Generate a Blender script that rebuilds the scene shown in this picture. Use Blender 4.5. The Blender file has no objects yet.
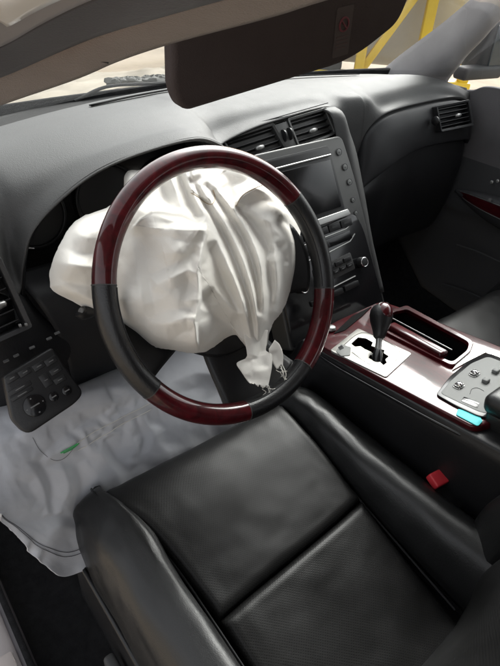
import bpy, bmesh, math, random
import numpy as np
from mathutils import Vector, Matrix
random.seed(7); rng = np.random.default_rng(7)
sc = bpy.context.scene
COL = sc.collection
R = math.radians

# ------------------------------------------------------------------ camera
CAM = np.array([-0.76774, -0.51305, 1.06309]); YAW, PITCH, ROLL, FPX = 0.70717, 0.62573, 0.07144, 549.84
def _axes(yaw, pitch, roll):
    cy, sy, cp, sp = math.cos(yaw), math.sin(yaw), math.cos(pitch), math.sin(pitch)
    f = np.array([sy*cp, cy*cp, -sp]); r = np.array([cy, -sy, 0.0]); u = np.cross(r, f)
    cr, sr = math.cos(roll), math.sin(roll)
    return cr*r+sr*u, -sr*r+cr*u, f
CR, CU, CF = _axes(YAW, PITCH, ROLL)
cd = bpy.data.cameras.new('camera'); cam = bpy.data.objects.new('camera', cd); COL.objects.link(cam)
cd.sensor_fit = 'VERTICAL'; cd.sensor_height = 36; cd.lens = FPX/666*36; cd.clip_start = 0.02; cd.clip_end = 500
m = Matrix.Identity(4)
for i in range(3):
    m[i][0], m[i][1], m[i][2], m[i][3] = CR[i], CU[i], -CF[i], CAM[i]
cam.matrix_world = m
sc.camera = cam

# ------------------------------------------------------------------ light: hazy daylight, the car's roof shades the cabin
SUN_EL, SUN_AZ = 40, 58        # azimuth clockwise from car-forward (+Y): ahead to the right, veiled by haze
w = bpy.data.worlds.new('World'); sc.world = w; w.use_nodes = True
nt = w.node_tree; bg = nt.nodes['Background']
sky = nt.nodes.new('ShaderNodeTexSky'); sky.sky_type = 'NISHITA'; sky.sun_disc = False
sky.sun_elevation = R(SUN_EL); sky.sun_rotation = R(SUN_AZ); sky.air_density = 1.0; sky.dust_density = 6.0
hs = nt.nodes.new('ShaderNodeHueSaturation'); hs.inputs['Saturation'].default_value = .12   # milky overcast
nt.links.new(sky.outputs[0], hs.inputs['Color']); nt.links.new(hs.outputs[0], bg.inputs[0]); bg.inputs[1].default_value = 0.15
sl = bpy.data.lights.new('sun', 'SUN'); sun = bpy.data.objects.new('sun', sl); COL.objects.link(sun)
sl.energy = 0.5; sl.angle = R(30); sl.color = (1, .95, .87)
sd = Vector((math.sin(R(SUN_AZ))*math.cos(R(SUN_EL)), math.cos(R(SUN_AZ))*math.cos(R(SUN_EL)), math.sin(R(SUN_EL))))
sun.rotation_euler = sd.to_track_quat('Z', 'Y').to_euler()
vs = sc.view_settings
vs.view_transform = 'Standard'; vs.look = 'None'; vs.exposure = 1.5; vs.gamma = 1.0; vs.use_curve_mapping = False

# ------------------------------------------------------------------ maths helpers
def A(*v): return np.array(v, float)
def nrm(v): return v/np.linalg.norm(v)
def sight(px, py): return CF+CR*((px-250)/FPX)-CU*((py-333)/FPX)
def at(px, py, x=None, y=None, z=None, pl=None):
    """point of the car at a survey mark of the photograph, on a known plane of the car"""
    d = sight(px, py)
    if x is not None: t = (x-CAM[0])/d[0]
    elif y is not None: t = (y-CAM[1])/d[1]
    elif z is not None: t = (z-CAM[2])/d[2]
    else: t = ((pl[0]-CAM)@pl[1])/(d@pl[1])
    return CAM+t*d
def cr1(P, t):
    """Catmull-Rom along axis 0, t in 0..n-1"""
    P = np.asarray(P, float); n = len(P); t = np.asarray(t, float)
    Q = np.concatenate([[2*P[0]-P[1]], P, [2*P[-1]-P[-2]]])
    i = np.clip(np.floor(t).astype(int), 0, n-2); f = (t-i).reshape((-1,)+(1,)*(P.ndim-1))
    a, b, c, d = Q[i], Q[i+1], Q[i+2], Q[i+3]
    return .5*((2*b)+(-a+c)*f+(2*a-5*b+4*c-d)*f**2+(-a+3*b-3*c+d)*f**3)
def curve(P, n): return cr1(P, np.linspace(0, len(P)-1, n))
def surf(ctrl, nu, nv):
    c = np.asarray(ctrl, float)
    a = cr1(c, np.linspace(0, c.shape[0]-1, nu))
    return cr1(a.transpose(1, 0, 2), np.linspace(0, c.shape[1]-1, nv)).transpose(1, 0, 2)
def vnoise(x, y, seed=0):
    xi, yi = np.floor(x).astype(int), np.floor(y).astype(int); fx, fy = x-xi, y-yi
    fx = fx*fx*(3-2*fx); fy = fy*fy*(3-2*fy)
    def h(a, b):
        v = np.sin(a*127.1+b*311.7+seed*74.7)*43758.5453
        return (v-np.floor(v))*2-1
    return (h(xi, yi)*(1-fx)+h(xi+1, yi)*fx)*(1-fy)+(h(xi, yi+1)*(1-fx)+h(xi+1, yi+1)*fx)*fy
def fbm(x, y, seed=0, o=4):
    s, a = 0, 1
    for k in range(o): s = s+a*vnoise(x*2**k+k*5.3, y*2**k+k*9.1, seed+k); a *= .5
    return s
def polydist(X, Y, P):
    """signed distance to an open polyline (positive on its left, image y down => caller's choice) and position along it"""
    best = np.full(X.shape, 1e9); sg = np.zeros(X.shape); al = np.zeros(X.shape)
    n = len(P)-1
    for i in range(n):
        (x0, y0), (x1, y1) = P[i][:2], P[i+1][:2]; dx, dy = x1-x0, y1-y0; L2 = dx*dx+dy*dy
        t = np.clip(((X-x0)*dx+(Y-y0)*dy)/L2, 0, 1); qx, qy = X-x0-t*dx, Y-y0-t*dy
        d = np.hypot(qx, qy); s = np.sign(dx*(Y-y0)-dy*(X-x0)); k = d < best-1e-9
        best = np.where(k, d, best); sg = np.where(k, s, sg); al = np.where(k, (i+t)/n, al)
    return best, sg, al

def relax(P, N, excess, iters=260, k=.012, seed=0, amp=.0006, pin=1, stiff=((1, .995), (2, .93), (4, .80)), grav=0):
    """let a cloth grid (nu,nv,3) buckle: every thread is longer by 'excess' than the drawn shape, ends pinned, weakly held to the shape"""
    P0 = P.copy(); x = P+N*(amp*fbm(np.arange(P.shape[0])[:, None]/5.+0*P[..., 0], np.arange(P.shape[1])[None]/5.+0*P[..., 0], seed, 2))[..., None]
    sl = [((slice(None, -1), slice(None)), (slice(1, None), slice(None)), 1.), ((slice(None), slice(None, -1)), (slice(None), slice(1, None)), 1.), ((slice(None, -1), slice(None, -1)), (slice(1, None), slice(1, None)), .6), ((slice(None, -1), slice(1, None)), (slice(1, None), slice(None, -1)), .6)]
    cons = []
    ex = np.broadcast_to(np.asarray(excess, float), P.shape[:2])
    for a, b, w_ in sl: cons.append((a, b, np.linalg.norm(P0[b]-P0[a], axis=-1)*(1+(ex[a]+ex[b])/2), w_, False))
    for st_, f_ in stiff[1:]:
        for a, b in (((slice(None, -st_), slice(None)), (slice(st_, None), slice(None))), ((slice(None), slice(None, -st_)), (slice(None), slice(st_, None)))):
            cons.append((a, b, np.linalg.norm(P0[b]-P0[a], axis=-1)*(1+(ex[a]+ex[b])/2)*f_, .5, True))
    cnt = np.zeros(P.shape[:2])+1e-9
    for a, b, r_, w_, o_ in cons: cnt[a] += w_; cnt[b] += w_
    free = np.ones(P.shape[:2]); free[:pin] = 0; free[-pin:] = 0; free[:, :pin] = 0; free[:, -pin:] = 0
    for it in range(iters):
        x = x+(P0-x)*(k*free)[..., None]; x[..., 2] -= grav*free; acc = np.zeros_like(x)
        for a, b, r_, w_, only_push in cons:
            d = x[b]-x[a]; L = np.linalg.norm(d, axis=-1)+1e-12; c = (L-r_)/L*.5*w_
            if only_push: c = np.minimum(c, 0)
            d = d*c[..., None]; acc[a] += d; acc[b] -= d
        x = x+acc*(1.6*free/cnt)[..., None]
    return x
def upsample(P):
    a = cr1(P, np.linspace(0, P.shape[0]-1, 2*P.shape[0]-1)); return cr1(a.transpose(1, 0, 2), np.linspace(0, P.shape[1]-1, 2*P.shape[1]-1)).transpose(1, 0, 2)
def gnormal(P, toward):
    N = np.cross(np.gradient(P, axis=1), np.gradient(P, axis=0)); N /= np.linalg.norm(N, axis=2)[..., None]+1e-9
    return N if (N*toward).sum(-1).mean() > 0 else -N
def crease_field(lines, box_, jitter=0, spacing=22, sigma=1.6, seed=1, keep=9):
    """offset field of crumpled cloth: flat facets meeting in creases. lines: lists of (x, y, dh); returns f(X, Y)"""
    from mathutils.geometry import delaunay_2d_cdt
    x0, y0, x1, y1 = box_; rg = random.Random(seed); pts, hs, ed = [], [], []
    for ln in lines:
        c = cr1(np.array(ln, float), np.linspace(0, len(ln)-1, (len(ln)-1)*3+1)); k = len(pts)
        for i, q in enumerate(c):
            pts.append((q[0], q[1])); hs.append(q[2])
            if i: ed.append((k+i-1, k+i))
    base = np.array(pts) if pts else np.zeros((0, 2))
    yy = y0
    while yy <= y1:
        xx = x0
        while xx <= x1:
            q = (xx+rg.uniform(-.4, .4)*spacing, yy+rg.uniform(-.4, .4)*spacing)
            if len(base) == 0 or np.min(np.hypot(base[:, 0]-q[0], base[:, 1]-q[1])) > keep: pts.append(q); hs.append(rg.uniform(-jitter, jitter))
            xx += spacing
        yy += spacing
    for q in ((x0-30, y0-30), (x1+30, y0-30), (x1+30, y1+30), (x0-30, y1+30)): pts.append(q); hs.append(0)
    vo, eo, fo, ov, oe, of = delaunay_2d_cdt([Vector(p) for p in pts], ed, [], 0, 1e-5)
    hv = [np.mean([hs[i] for i in o]) if o else None for o in ov]; W_, H_ = int(x1-x0)+1, int(y1-y0)+1; Im = np.zeros((H_, W_))
    for i, h in enumerate(hv):
        if h is None:
            d = np.array([np.hypot(p[0]-vo[i][0], p[1]-vo[i][1]) for p in pts]); hv[i] = hs[int(np.argmin(d))]
    for f in fo:
        (ax, ay), (bx_, by), (cx_, cy_) = [vo[i] for i in f[:3]]; mnx, mxx = max(0, int(min(ax, bx_, cx_)-x0)), min(W_-1, int(max(ax, bx_, cx_)-x0)+1); mny, mxy = max(0, int(min(ay, by, cy_)-y0)), min(H_-1, int(max(ay, by, cy_)-y0)+1)
        if mnx > mxx or mny > mxy: continue
        gx_, gy_ = np.meshgrid(np.arange(mnx, mxx+1)+x0, np.arange(mny, mxy+1)+y0); dt = (by-cy_)*(ax-cx_)+(cx_-bx_)*(ay-cy_)
        if abs(dt) < 1e-9: continue
        l1 = ((by-cy_)*(gx_-cx_)+(cx_-bx_)*(gy_-cy_))/dt; l2 = ((cy_-ay)*(gx_-cx_)+(ax-cx_)*(gy_-cy_))/dt; l3 = 1-l1-l2
        k = (l1 >= -1e-6) & (l2 >= -1e-6) & (l3 >= -1e-6); sub_ = Im[mny:mxy+1, mnx:mxx+1]; sub_[k] = (l1*hv[f[0]]+l2*hv[f[1]]+l3*hv[f[2]])[k]
    r_ = int(3*sigma)+1; kn = np.exp(-(np.arange(-r_, r_+1)/sigma)**2/2); kn /= kn.sum()
    Im = np.apply_along_axis(lambda v: np.convolve(np.pad(v, r_, 'edge'), kn, 'valid'), 0, Im); Im = np.apply_along_axis(lambda v: np.convolve(np.pad(v, r_, 'edge'), kn, 'valid'), 1, Im)
    def fn(X_, Y_):
        u = np.clip(X_-x0, 0, W_-1.001); v = np.clip(Y_-y0, 0, H_-1.001); i, j = np.floor(v).astype(int), np.floor(u).astype(int); fu, fv = u-j, v-i
        return (Im[i, j]*(1-fu)+Im[i, j+1]*fu)*(1-fv)+(Im[i+1, j]*(1-fu)+Im[i+1, j+1]*fu)*fv
    return fn
# ------------------------------------------------------------------ object helpers
def thing(name, label, cat, loc=(0, 0, 0), group=None):
    o = bpy.data.objects.new(name, None); COL.objects.link(o); o.location = loc; o.empty_display_size = .05
    tag(o, label, cat, group); return o
def tag(o, label=None, cat=None, group=None, kind=None):
    if label: o['label'] = label
    if cat: o['category'] = cat
    if group: o['group'] = group
    if kind: o['kind'] = kind
    return o
def world_loc(o):
    v = Vector(o.location)
    while o.parent: o = o.parent; v = v+Vector(o.location)
    return v
def put(name, me, mat, parent=None):
    """mesh given in car coordinates -> object, parented in place"""
    o = bpy.data.objects.new(name, me); COL.objects.link(o)
    for mm in (mat if isinstance(mat, (list, tuple)) else [mat]):
        if mm: me.materials.append(mm)
    if parent:
        o.parent = parent; o.matrix_parent_inverse = Matrix.Translation(-base_of(parent))
    return o
def base_of(o):
    # meshes sit at the car origin, Empties at the base of their thing
    return Vector(o.location) if o.type == 'EMPTY' else Vector((0, 0, 0))
def smooth(me, ang=None):
    me.polygons.foreach_set('use_smooth', [True]*len(me.polygons))
    if ang: me.set_sharp_from_angle(angle=R(ang))
def mesh(V, F, uv=None, sm=True, ang=None):
    me = bpy.data.meshes.new('mesh'); me.from_pydata([tuple(map(float, v)) for v in V], [], [tuple(map(int, f)) for f in F]); me.update()
    if uv is not None:
        l = me.uv_layers.new(name='UVMap'); idx = np.empty(len(me.loops), int); me.loops.foreach_get('vertex_index', idx)
        l.data.foreach_set('uv', np.asarray(uv, float)[idx].ravel())
    if sm: smooth(me, ang)
    return me
def gfaces(nu, nv, cu=False, cv=False):
    F = []
    for i in range(nu if cu else nu-1):
        for j in range(nv if cv else nv-1):
            a, b = i*nv+j, i*nv+(j+1) % nv; i2 = (i+1) % nu
            F.append((a, b, i2*nv+(j+1) % nv, i2*nv+j))
    return F
def arclen_uv(P):
    du = np.linalg.norm(np.diff(P, axis=0), axis=2).mean(1); dv = np.linalg.norm(np.diff(P, axis=1), axis=2).mean(0)
    u = np.concatenate([[0], np.cumsum(du)]); v = np.concatenate([[0], np.cumsum(dv)])
    U, Vv = np.meshgrid(u, v, indexing='ij'); return np.stack([Vv, U], -1).reshape(-1, 2)
def sheet(name, P, mat, parent=None, thick=.004, off=-1, toward=None, ang=None):
    nu, nv = P.shape[:2]; F = gfaces(nu, nv)
    if toward is not None:
        c = P[nu//2, nv//2]; n = np.cross(P[nu//2, nv//2+1]-c, P[nu//2+1, nv//2]-c)
        if n@(np.asarray(toward)-c) < 0: F = [f[::-1] for f in F]
    o = put(name, mesh(P.reshape(-1, 3), F, arclen_uv(P), ang=ang), mat, parent)
    if thick:
        s = o.modifiers.new('solid', 'SOLIDIFY'); s.thickness = thick; s.offset = off; s.use_even_offset = False
    return o
def bm_out(bm, bevel=0, seg=2, ang=40):
    bmesh.ops.recalc_face_normals(bm, faces=bm.faces)
    if bevel:
        ed = [e for e in bm.edges if len(e.link_faces) == 2 and e.calc_face_angle(0) > R(30)]
        bmesh.ops.bevel(bm, geom=ed, offset=bevel, segments=seg, affect='EDGES', profile=.5, clamp_overlap=True)
    me = bpy.data.meshes.new('mesh'); bm.to_mesh(me); bm.free(); smooth(me, ang); return me
def box(name, c, ax, dims, mat, parent=None, bevel=.002, seg=2, taper=(1, 1)):
    """box centred at c, axes ax (3 unit vectors), full dims; taper scales the +third-axis face"""
    bm = bmesh.new(); ex, ey, ez = [np.asarray(a) for a in ax]; vs_ = []
    for k in (-1, 1):
        for sx, sy in ((-1, -1), (1, -1), (1, 1), (-1, 1)):
            tx, ty = taper if k > 0 else (1, 1)
            vs_.append(bm.verts.new(tuple(np.asarray(c)+ex*sx*dims[0]/2*tx+ey*sy*dims[1]/2*ty+ez*k*dims[2]/2)))
    for f in ((0, 1, 2, 3), (4, 5, 6, 7), (0, 1, 5, 4), (1, 2, 6, 5), (2, 3, 7, 6), (3, 0, 4, 7)): bm.faces.new([vs_[i] for i in f])
    return put(name, bm_out(bm, bevel, seg), mat, parent)
def slab(name, pts, n, depth, mat, parent=None, bevel=.0015, seg=2, bulge=0):
    """flat outline (3-D points) with thickness: front face on pts, body behind it (against n)"""
    bm = bmesh.new(); n = nrm(np.asarray(n, float))
    a = [bm.verts.new(tuple(p)) for p in pts]; b = [bm.verts.new(tuple(np.asarray(p)-n*depth)) for p in pts]
    k = len(pts); bm.faces.new(a); bm.faces.new(b[::-1])
    for i in range(k): bm.faces.new([a[i], b[i], b[(i+1) % k], a[(i+1) % k]])
    bmesh.ops.recalc_face_normals(bm, faces=bm.faces)
    if bevel:
        top = set(bm.faces[:] and [e for e in bm.edges if all(v in a for v in e.verts)])
        bmesh.ops.bevel(bm, geom=list(top), offset=bevel, segments=seg, affect='EDGES', profile=.5, clamp_overlap=True)
    me = bpy.data.meshes.new('mesh'); bm.to_mesh(me); bm.free(); smooth(me, 35)
    return put(name, me, mat, parent)
def ring_slab(name, outer, inner, n, depth, mat, parent=None):
    """frame between two outlines of equal count"""
    n = nrm(np.asarray(n, float)); k = len(outer); V = []
    for P in (outer, inner):
        V += [np.asarray(p) for p in P]+[np.asarray(p)-n*depth for p in P]
    F = []
    for i in range(k):
        j = (i+1) % k; o, ob, q, qb = 0, k, 2*k, 3*k
        F += [(o+i, o+j, q+j, q+i), (ob+j, ob+i, qb+i, qb+j), (o+j, o+i, ob+i, ob+j), (q+i, q+j, qb+j, qb+i)]
    me = mesh(V, F, ang=35); o = put(name, me, mat, parent)
    b = o.modifiers.new('bevel', 'BEVEL'); b.width = .0012; b.segments = 2; b.limit_method = 'ANGLE'
    return o
def rounded(P, r, seg=5):
    """round the corners of an outline of 3-D points; r a number or list (metres)"""
    P = [np.asarray(p, float) for p in P]; out = []; n = len(P)
    for i in range(n):
        rr = r[i] if isinstance(r, (list, tuple)) else r
        p, a, b = P[i], P[i-1]-P[i], P[(i+1) % n]-P[i]; la, lb = np.linalg.norm(a), np.linalg.norm(b)
        rr = min(rr, la*.48, lb*.48)
        s, e = p+a/la*rr, p+b/lb*rr
        for k in range(seg+1):
            t = k/seg; out.append((1-t)**2*s+2*t*(1-t)*p+t*t*e)
    return out
def tube(name, path, rad, mat, parent=None, n=10, flat=None, ang=None, raw=False):
    P = np.asarray(path, float); m_ = len(P); T = np.gradient(P, axis=0); T /= np.linalg.norm(T, axis=1)[:, None]
    rad = np.broadcast_to(np.asarray(rad, float), (m_,)); u = nrm(np.cross(T[0], A(.123, .456, .88))); V = []
    for i in range(m_):
        u = nrm(u-T[i]*(u@T[i])); v = np.cross(T[i], u)
        for k in range(n):
            th = 2*math.pi*k/n; V.append(P[i]+rad[i]*(u*math.cos(th)+v*math.sin(th)))
    F = gfaces(m_, n, cv=True)+[tuple(range(n))[::-1], tuple(range((m_-1)*n, m_*n))]
    if raw: return V, F
    return put(name, mesh(V, F, ang=ang or 50), mat, parent)
def disc(name, c, n, r, depth, mat, parent=None, bevel=.001, seg=20, up=None):
    n = nrm(np.asarray(n, float)); u = nrm(np.cross(n, A(.3, .2, .9))); v = np.cross(n, u)
    return slab(name, [np.asarray(c)+r*(u*math.cos(t)+v*math.sin(t)) for t in np.linspace(0, 2*math.pi, seg, endpoint=False)], n, depth, mat, parent, bevel)
def lathe(name, c, ax, prof, mat, parent=None, n=24):
    """prof: list of (height along ax, radius)"""
    ax = nrm(np.asarray(ax, float)); u = nrm(np.cross(ax, A(.31, .17, .9))); v = np.cross(ax, u); V = []
    for h, r in prof:
        for k in range(n):
            th = 2*math.pi*k/n; V.append(np.asarray(c)+ax*h+r*(u*math.cos(th)+v*math.sin(th)))
    F = gfaces(len(prof), n, cv=True)+[tuple(range(n))[::-1], tuple(range((len(prof)-1)*n, len(prof)*n))]
    return put(name, mesh(V, F, ang=50), mat, parent)

def cut(o, outline, n, up=.03, down=.05):
    """cut a through-opening of the given outline out of a mesh"""
    bm = bmesh.new(); n = nrm(np.asarray(n, float)); a = [bm.verts.new(tuple(np.asarray(p)+n*up)) for p in outline]; b = [bm.verts.new(tuple(np.asarray(p)-n*down)) for p in outline]; k = len(outline)
    bm.faces.new(a); bm.faces.new(b[::-1])
    for i in range(k): bm.faces.new([a[i], b[i], b[(i+1) % k], a[(i+1) % k]])
    bmesh.ops.recalc_face_normals(bm, faces=bm.faces); me = bpy.data.meshes.new('c'); bm.to_mesh(me); bm.free()
    c = bpy.data.objects.new('c', me); COL.objects.link(c)
    md = o.modifiers.new('cut', 'BOOLEAN'); md.operation = 'DIFFERENCE'; md.object = c; md.solver = 'EXACT'
    dg = bpy.context.evaluated_depsgraph_get(); ev = o.evaluated_get(dg); new = bpy.data.meshes.new_from_object(ev)
    o.modifiers.clear(); o.data = new; bpy.data.objects.remove(c); smooth(new, 35)
def well(name, outline, n, depth, mat, parent):
    n = nrm(np.asarray(n, float)); k = len(outline); V = [np.asarray(p) for p in outline]+[np.asarray(p)-n*depth for p in outline]
    F = [(i, (i+1) % k, k+(i+1) % k, k+i) for i in range(k)]+[tuple(range(k, 2*k))]
    return put(name, mesh(V, F, ang=35), mat, parent)
# ------------------------------------------------------------------ materials
M = {}
def new_mat(name):
    mt = bpy.data.materials.new(name); mt.use_nodes = True; M[name] = mt
    return mt, mt.node_tree, mt.node_tree.nodes['Principled BSDF']
def node(nt, t, **k):
    n = nt.nodes.new(t)
    for a, b in k.items():
        if a.startswith('i_'): n.inputs[a[2:].replace('_', ' ')].default_value = b
        else: setattr(n, a, b)
    return n
def plain(name, col, rough=.5, spec=.5, metal=0, coat=0, bump=None, var=0, vscale=6, rvar=0, sheen=0):
    """Principled with noise colour variation, roughness variation (handling marks, dust) and fine relief"""
    mt, nt, b = new_mat(name)
    b.inputs['Base Color'].default_value = (*col, 1); b.inputs['Roughness'].default_value = rough
    b.inputs['Specular IOR Level'].default_value = spec; b.inputs['Metallic'].default_value = metal
    b.inputs['Coat Weight'].default_value = coat; b.inputs['Coat Roughness'].default_value = .04
    b.inputs['Sheen Weight'].default_value = sheen
    tc = node(nt, 'ShaderNodeTexCoord')
    if var or rvar:
        nz = node(nt, 'ShaderNodeTexNoise', i_Scale=vscale, i_Detail=6, i_Roughness=.6); nt.links.new(tc.outputs['Object'], nz.inputs['Vector'])
        if var:
            mr = node(nt, 'ShaderNodeMapRange', i_From_Min=.3, i_From_Max=.7, i_To_Min=1-var, i_To_Max=1+var); nt.links.new(nz.outputs[0], mr.inputs[0])
            mx = node(nt, 'ShaderNodeVectorMath', operation='SCALE'); mx.inputs[0].default_value = col
            nt.links.new(mr.outputs[0], mx.inputs['Scale']); nt.links.new(mx.outputs[0], b.inputs['Base Color'])
        if rvar:
            m2 = node(nt, 'ShaderNodeMapRange', i_From_Min=.3, i_From_Max=.7, i_To_Min=max(.02, rough-rvar), i_To_Max=rough+rvar)
            nt.links.new(nz.outputs[0], m2.inputs[0]); nt.links.new(m2.outputs[0], b.inputs['Roughness'])
    if bump:
        sc_, st = bump
        v = node(nt, 'ShaderNodeTexVoronoi', i_Scale=sc_); nt.links.new(tc.outputs['Object'], v.inputs['Vector'])
        n2 = node(nt, 'ShaderNodeTexNoise', i_Scale=sc_*.35, i_Detail=4); nt.links.new(tc.outputs['Object'], n2.inputs['Vector'])
        ad = node(nt, 'ShaderNodeMath', operation='ADD'); nt.links.new(v.outputs['Distance'], ad.inputs[0]); nt.links.new(n2.outputs[0], ad.inputs[1])
        bp = node(nt, 'ShaderNodeBump', i_Strength=st, i_Distance=.0006); nt.links.new(ad.outputs[0], bp.inputs['Height']); nt.links.new(bp.outputs[0], b.inputs['Normal'])
    return mt
plain('dash_pad', (.052, .052, .0515), .58, .42, bump=(800, .35), var=.10, rvar=.025, vscale=45)
plain('dash_dark', (.018, .018, .0195), .5, .4, bump=(900, .25), var=.1, rvar=.05)
plain('black_plastic', (.012, .012, .013), .42, .45, bump=(700, .12), var=.1, rvar=.06)
plain('gloss_black', (.008, .008, .009), .16, .5, rvar=.05)
plain('silver_trim', (.36, .36, .35), .34, .5, metal=.75, var=.05, rvar=.06)
plain('stack_silver', (.072, .072, .070), .40, .5, metal=.35, var=.06, rvar=.05)
plain('panel_grey', (.17, .175, .17), .6, .35, metal=0, var=.06, rvar=.06)
plain('well_black', (.008, .008, .008), .9, .1)
plain('gate_metal', (.50, .49, .46), .38, .5, metal=.8, var=.05, rvar=.08)
plain('screen_glass', (.006, .006, .007), .18, .5, rvar=.06)
plain('marking', (.13, .13, .13), .7)
plain('red_mark', (.5, .03, .03), .5)
plain('chrome', (.75, .75, .75), .12, .5, metal=1)
plain('leather', (.0125, .0128, .013), .36, .5, bump=(900, .22), var=.15, rvar=.07, vscale=12)
plain('wheel_leather', (.011, .011, .012), .36, .5, bump=(500, .25), var=.1, rvar=.06, vscale=20)
plain('carpet', (.012, .012, .013), .95, .1, bump=(500, .9), var=.35, vscale=60)
plain('headliner', (.21, .175, .165), .9, .2, bump=(700, .7), var=.07, vscale=30, sheen=.2)
plain('visor_cloth', (.052, .042, .042), .85, .2, bump=(900, .5), var=.06, vscale=30)
plain('weatherstrip', (.055, .05, .055), .55, .4, bump=(600, .3), var=.12, vscale=18)
plain('flange_paint', (.30, .275, .275), .5, .4, var=.06, vscale=20)
plain('white_paint', (.75, .74, .72), .3, .5, coat=.5, var=.03)
plain('door_upper', (.13, .125, .13), .7, .3, bump=(800, .4), var=.05, vscale=20)
plain('pillar_grey', (.34, .325, .33), .85, .2, bump=(800, .4), var=.05, vscale=20)
plain('buckle_red', (.72, .045, .06), .4, .5, var=.08, vscale=60)
plain('cyan_tape', (.05, .55, .58), .55, .4, var=.06, vscale=80)
plain('scuff_plate', (.30, .27, .26), .4, .5, metal=.6, var=.08, vscale=25, rvar=.08)
plain('door_grey', (.06, .06, .063), .6, .3, bump=(800, .3), var=.06)
plain('mesh_mid', (.05, .05, .05), .6, .3)
plain('dirt', (.34, .285, .22), .95, .15, bump=(14, 1), var=.22, vscale=.9)
plain('dust_grey', (.13, .13, .12), .7, .3, var=.3, vscale=8)
plain('yellow_paint', (.72, .50, .03), .4, .5, var=.12, vscale=3)
plain('rubber', (.03, .03, .03), .8, .3, var=.2)
plain('far_paint', (.42, .42, .42), .4, .5, var=.1, vscale=2)
plain('far_glass', (.05, .06, .065), .1, .5)
plain('thread', (.78, .76, .70), .9, .2)
plain('scorch', (.42, .33, .22), .9, .2, var=.3, vscale=90)
plain('dark_thread', (.11, .11, .12), .9, .2)
plain('green_thread', (.10, .50, .17), .9, .2)
plain('stitch', (.03, .03, .032), .8, .3)

def perforated(name):
    mt, nt, b = new_mat(name)
    b.inputs['Roughness'].default_value = .43; b.inputs['Specular IOR Level'].default_value = .25
    uv = node(nt, 'ShaderNodeUVMap'); mp = node(nt, 'ShaderNodeMapping'); mp.inputs['Rotation'].default_value = (0, 0, R(45))
    nt.links.new(uv.outputs[0], mp.inputs[0])
    v = node(nt, 'ShaderNodeTexVoronoi', i_Scale=1/.0034, i_Randomness=0.0, voronoi_dimensions='2D'); nt.links.new(mp.outputs[0], v.inputs['Vector'])
    hole = node(nt, 'ShaderNodeMapRange', i_From_Min=.17, i_From_Max=.32, i_To_Min=.25, i_To_Max=1); nt.links.new(v.outputs['Distance'], hole.inputs[0])
    tc = node(nt, 'ShaderNodeTexCoord'); nz = node(nt, 'ShaderNodeTexNoise', i_Scale=7, i_Detail=8); nt.links.new(tc.outputs['Object'], nz.inputs[0])
    mr = node(nt, 'ShaderNodeMapRange', i_From_Min=.3, i_From_Max=.7, i_To_Min=.008, i_To_Max=.017); nt.links.new(nz.outputs[0], mr.inputs[0])
    mu = node(nt, 'ShaderNodeMath', operation='MULTIPLY'); nt.links.new(mr.outputs[0], mu.inputs[0]); nt.links.new(hole.outputs[0], mu.inputs[1])
    cb = node(nt, 'ShaderNodeCombineColor'); [nt.links.new(mu.outputs[0], cb.inputs[i]) for i in range(3)]
    nt.links.new(cb.outputs[0], b.inputs['Base Color'])
    rr = node(nt, 'ShaderNodeMapRange', i_From_Min=.3, i_From_Max=.7, i_To_Min=.33, i_To_Max=.45); nt.links.new(nz.outputs[0], rr.inputs[0]); nt.links.new(rr.outputs[0], b.inputs['Roughness'])
    g = node(nt, 'ShaderNodeTexVoronoi', i_Scale=420); nt.links.new(tc.outputs['Object'], g.inputs[0])
    ad = node(nt, 'ShaderNodeMath', operation='MULTIPLY_ADD'); nt.links.new(g.outputs['Distance'], ad.inputs[0]); ad.inputs[1].default_value = .25; nt.links.new(hole.outputs[0], ad.inputs[2])
    bp = node(nt, 'ShaderNodeBump', i_Strength=.2, i_Distance=.0004); nt.links.new(ad.outputs[0], bp.inputs['Height']); nt.links.new(bp.outputs[0], b.inputs['Normal'])
perforated('perforated_leather')
def wood(name, coat=1.0, ior=1.5, crough=.03):
    mt, nt, b = new_mat(name)
    tc = node(nt, 'ShaderNodeTexCoord'); mp = node(nt, 'ShaderNodeMapping'); mp.inputs['Scale'].default_value = (1, .25, 1)
    nt.links.new(tc.outputs['Object'], mp.inputs[0])
    nz = node(nt, 'ShaderNodeTexNoise', i_Scale=40, i_Detail=8, i_Roughness=.65, i_Distortion=1.2); nt.links.new(mp.outputs[0], nz.inputs[0])
    cr = node(nt, 'ShaderNodeValToRGB'); nt.links.new(nz.outputs[0], cr.inputs[0])
    cr.color_ramp.elements[0].position = .3; cr.color_ramp.elements[0].color = (.016, .002, .003, 1)
    cr.color_ramp.elements[1].position = .72; cr.color_ramp.elements[1].color = (.092, .007, .011, 1)
    nt.links.new(cr.outputs[0], b.inputs['Base Color'])
    b.inputs['Roughness'].default_value = .3; b.inputs['Specular IOR Level'].default_value = .15; b.inputs['Coat Weight'].default_value = coat; b.inputs['Coat Roughness'].default_value = crough; b.inputs['Coat IOR'].default_value = ior
    n2 = node(nt, 'ShaderNodeTexNoise', i_Scale=35, i_Detail=2); nt.links.new(tc.outputs['Object'], n2.inputs[0])
    bp = node(nt, 'ShaderNodeBump', i_Strength=.05, i_Distance=.002); nt.links.new(n2.outputs[0], bp.inputs['Height']); nt.links.new(bp.outputs[0], b.inputs['Coat Normal'])
wood('burgundy_wood'); wood('console_wood', .85, 1.40, .07)
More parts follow.
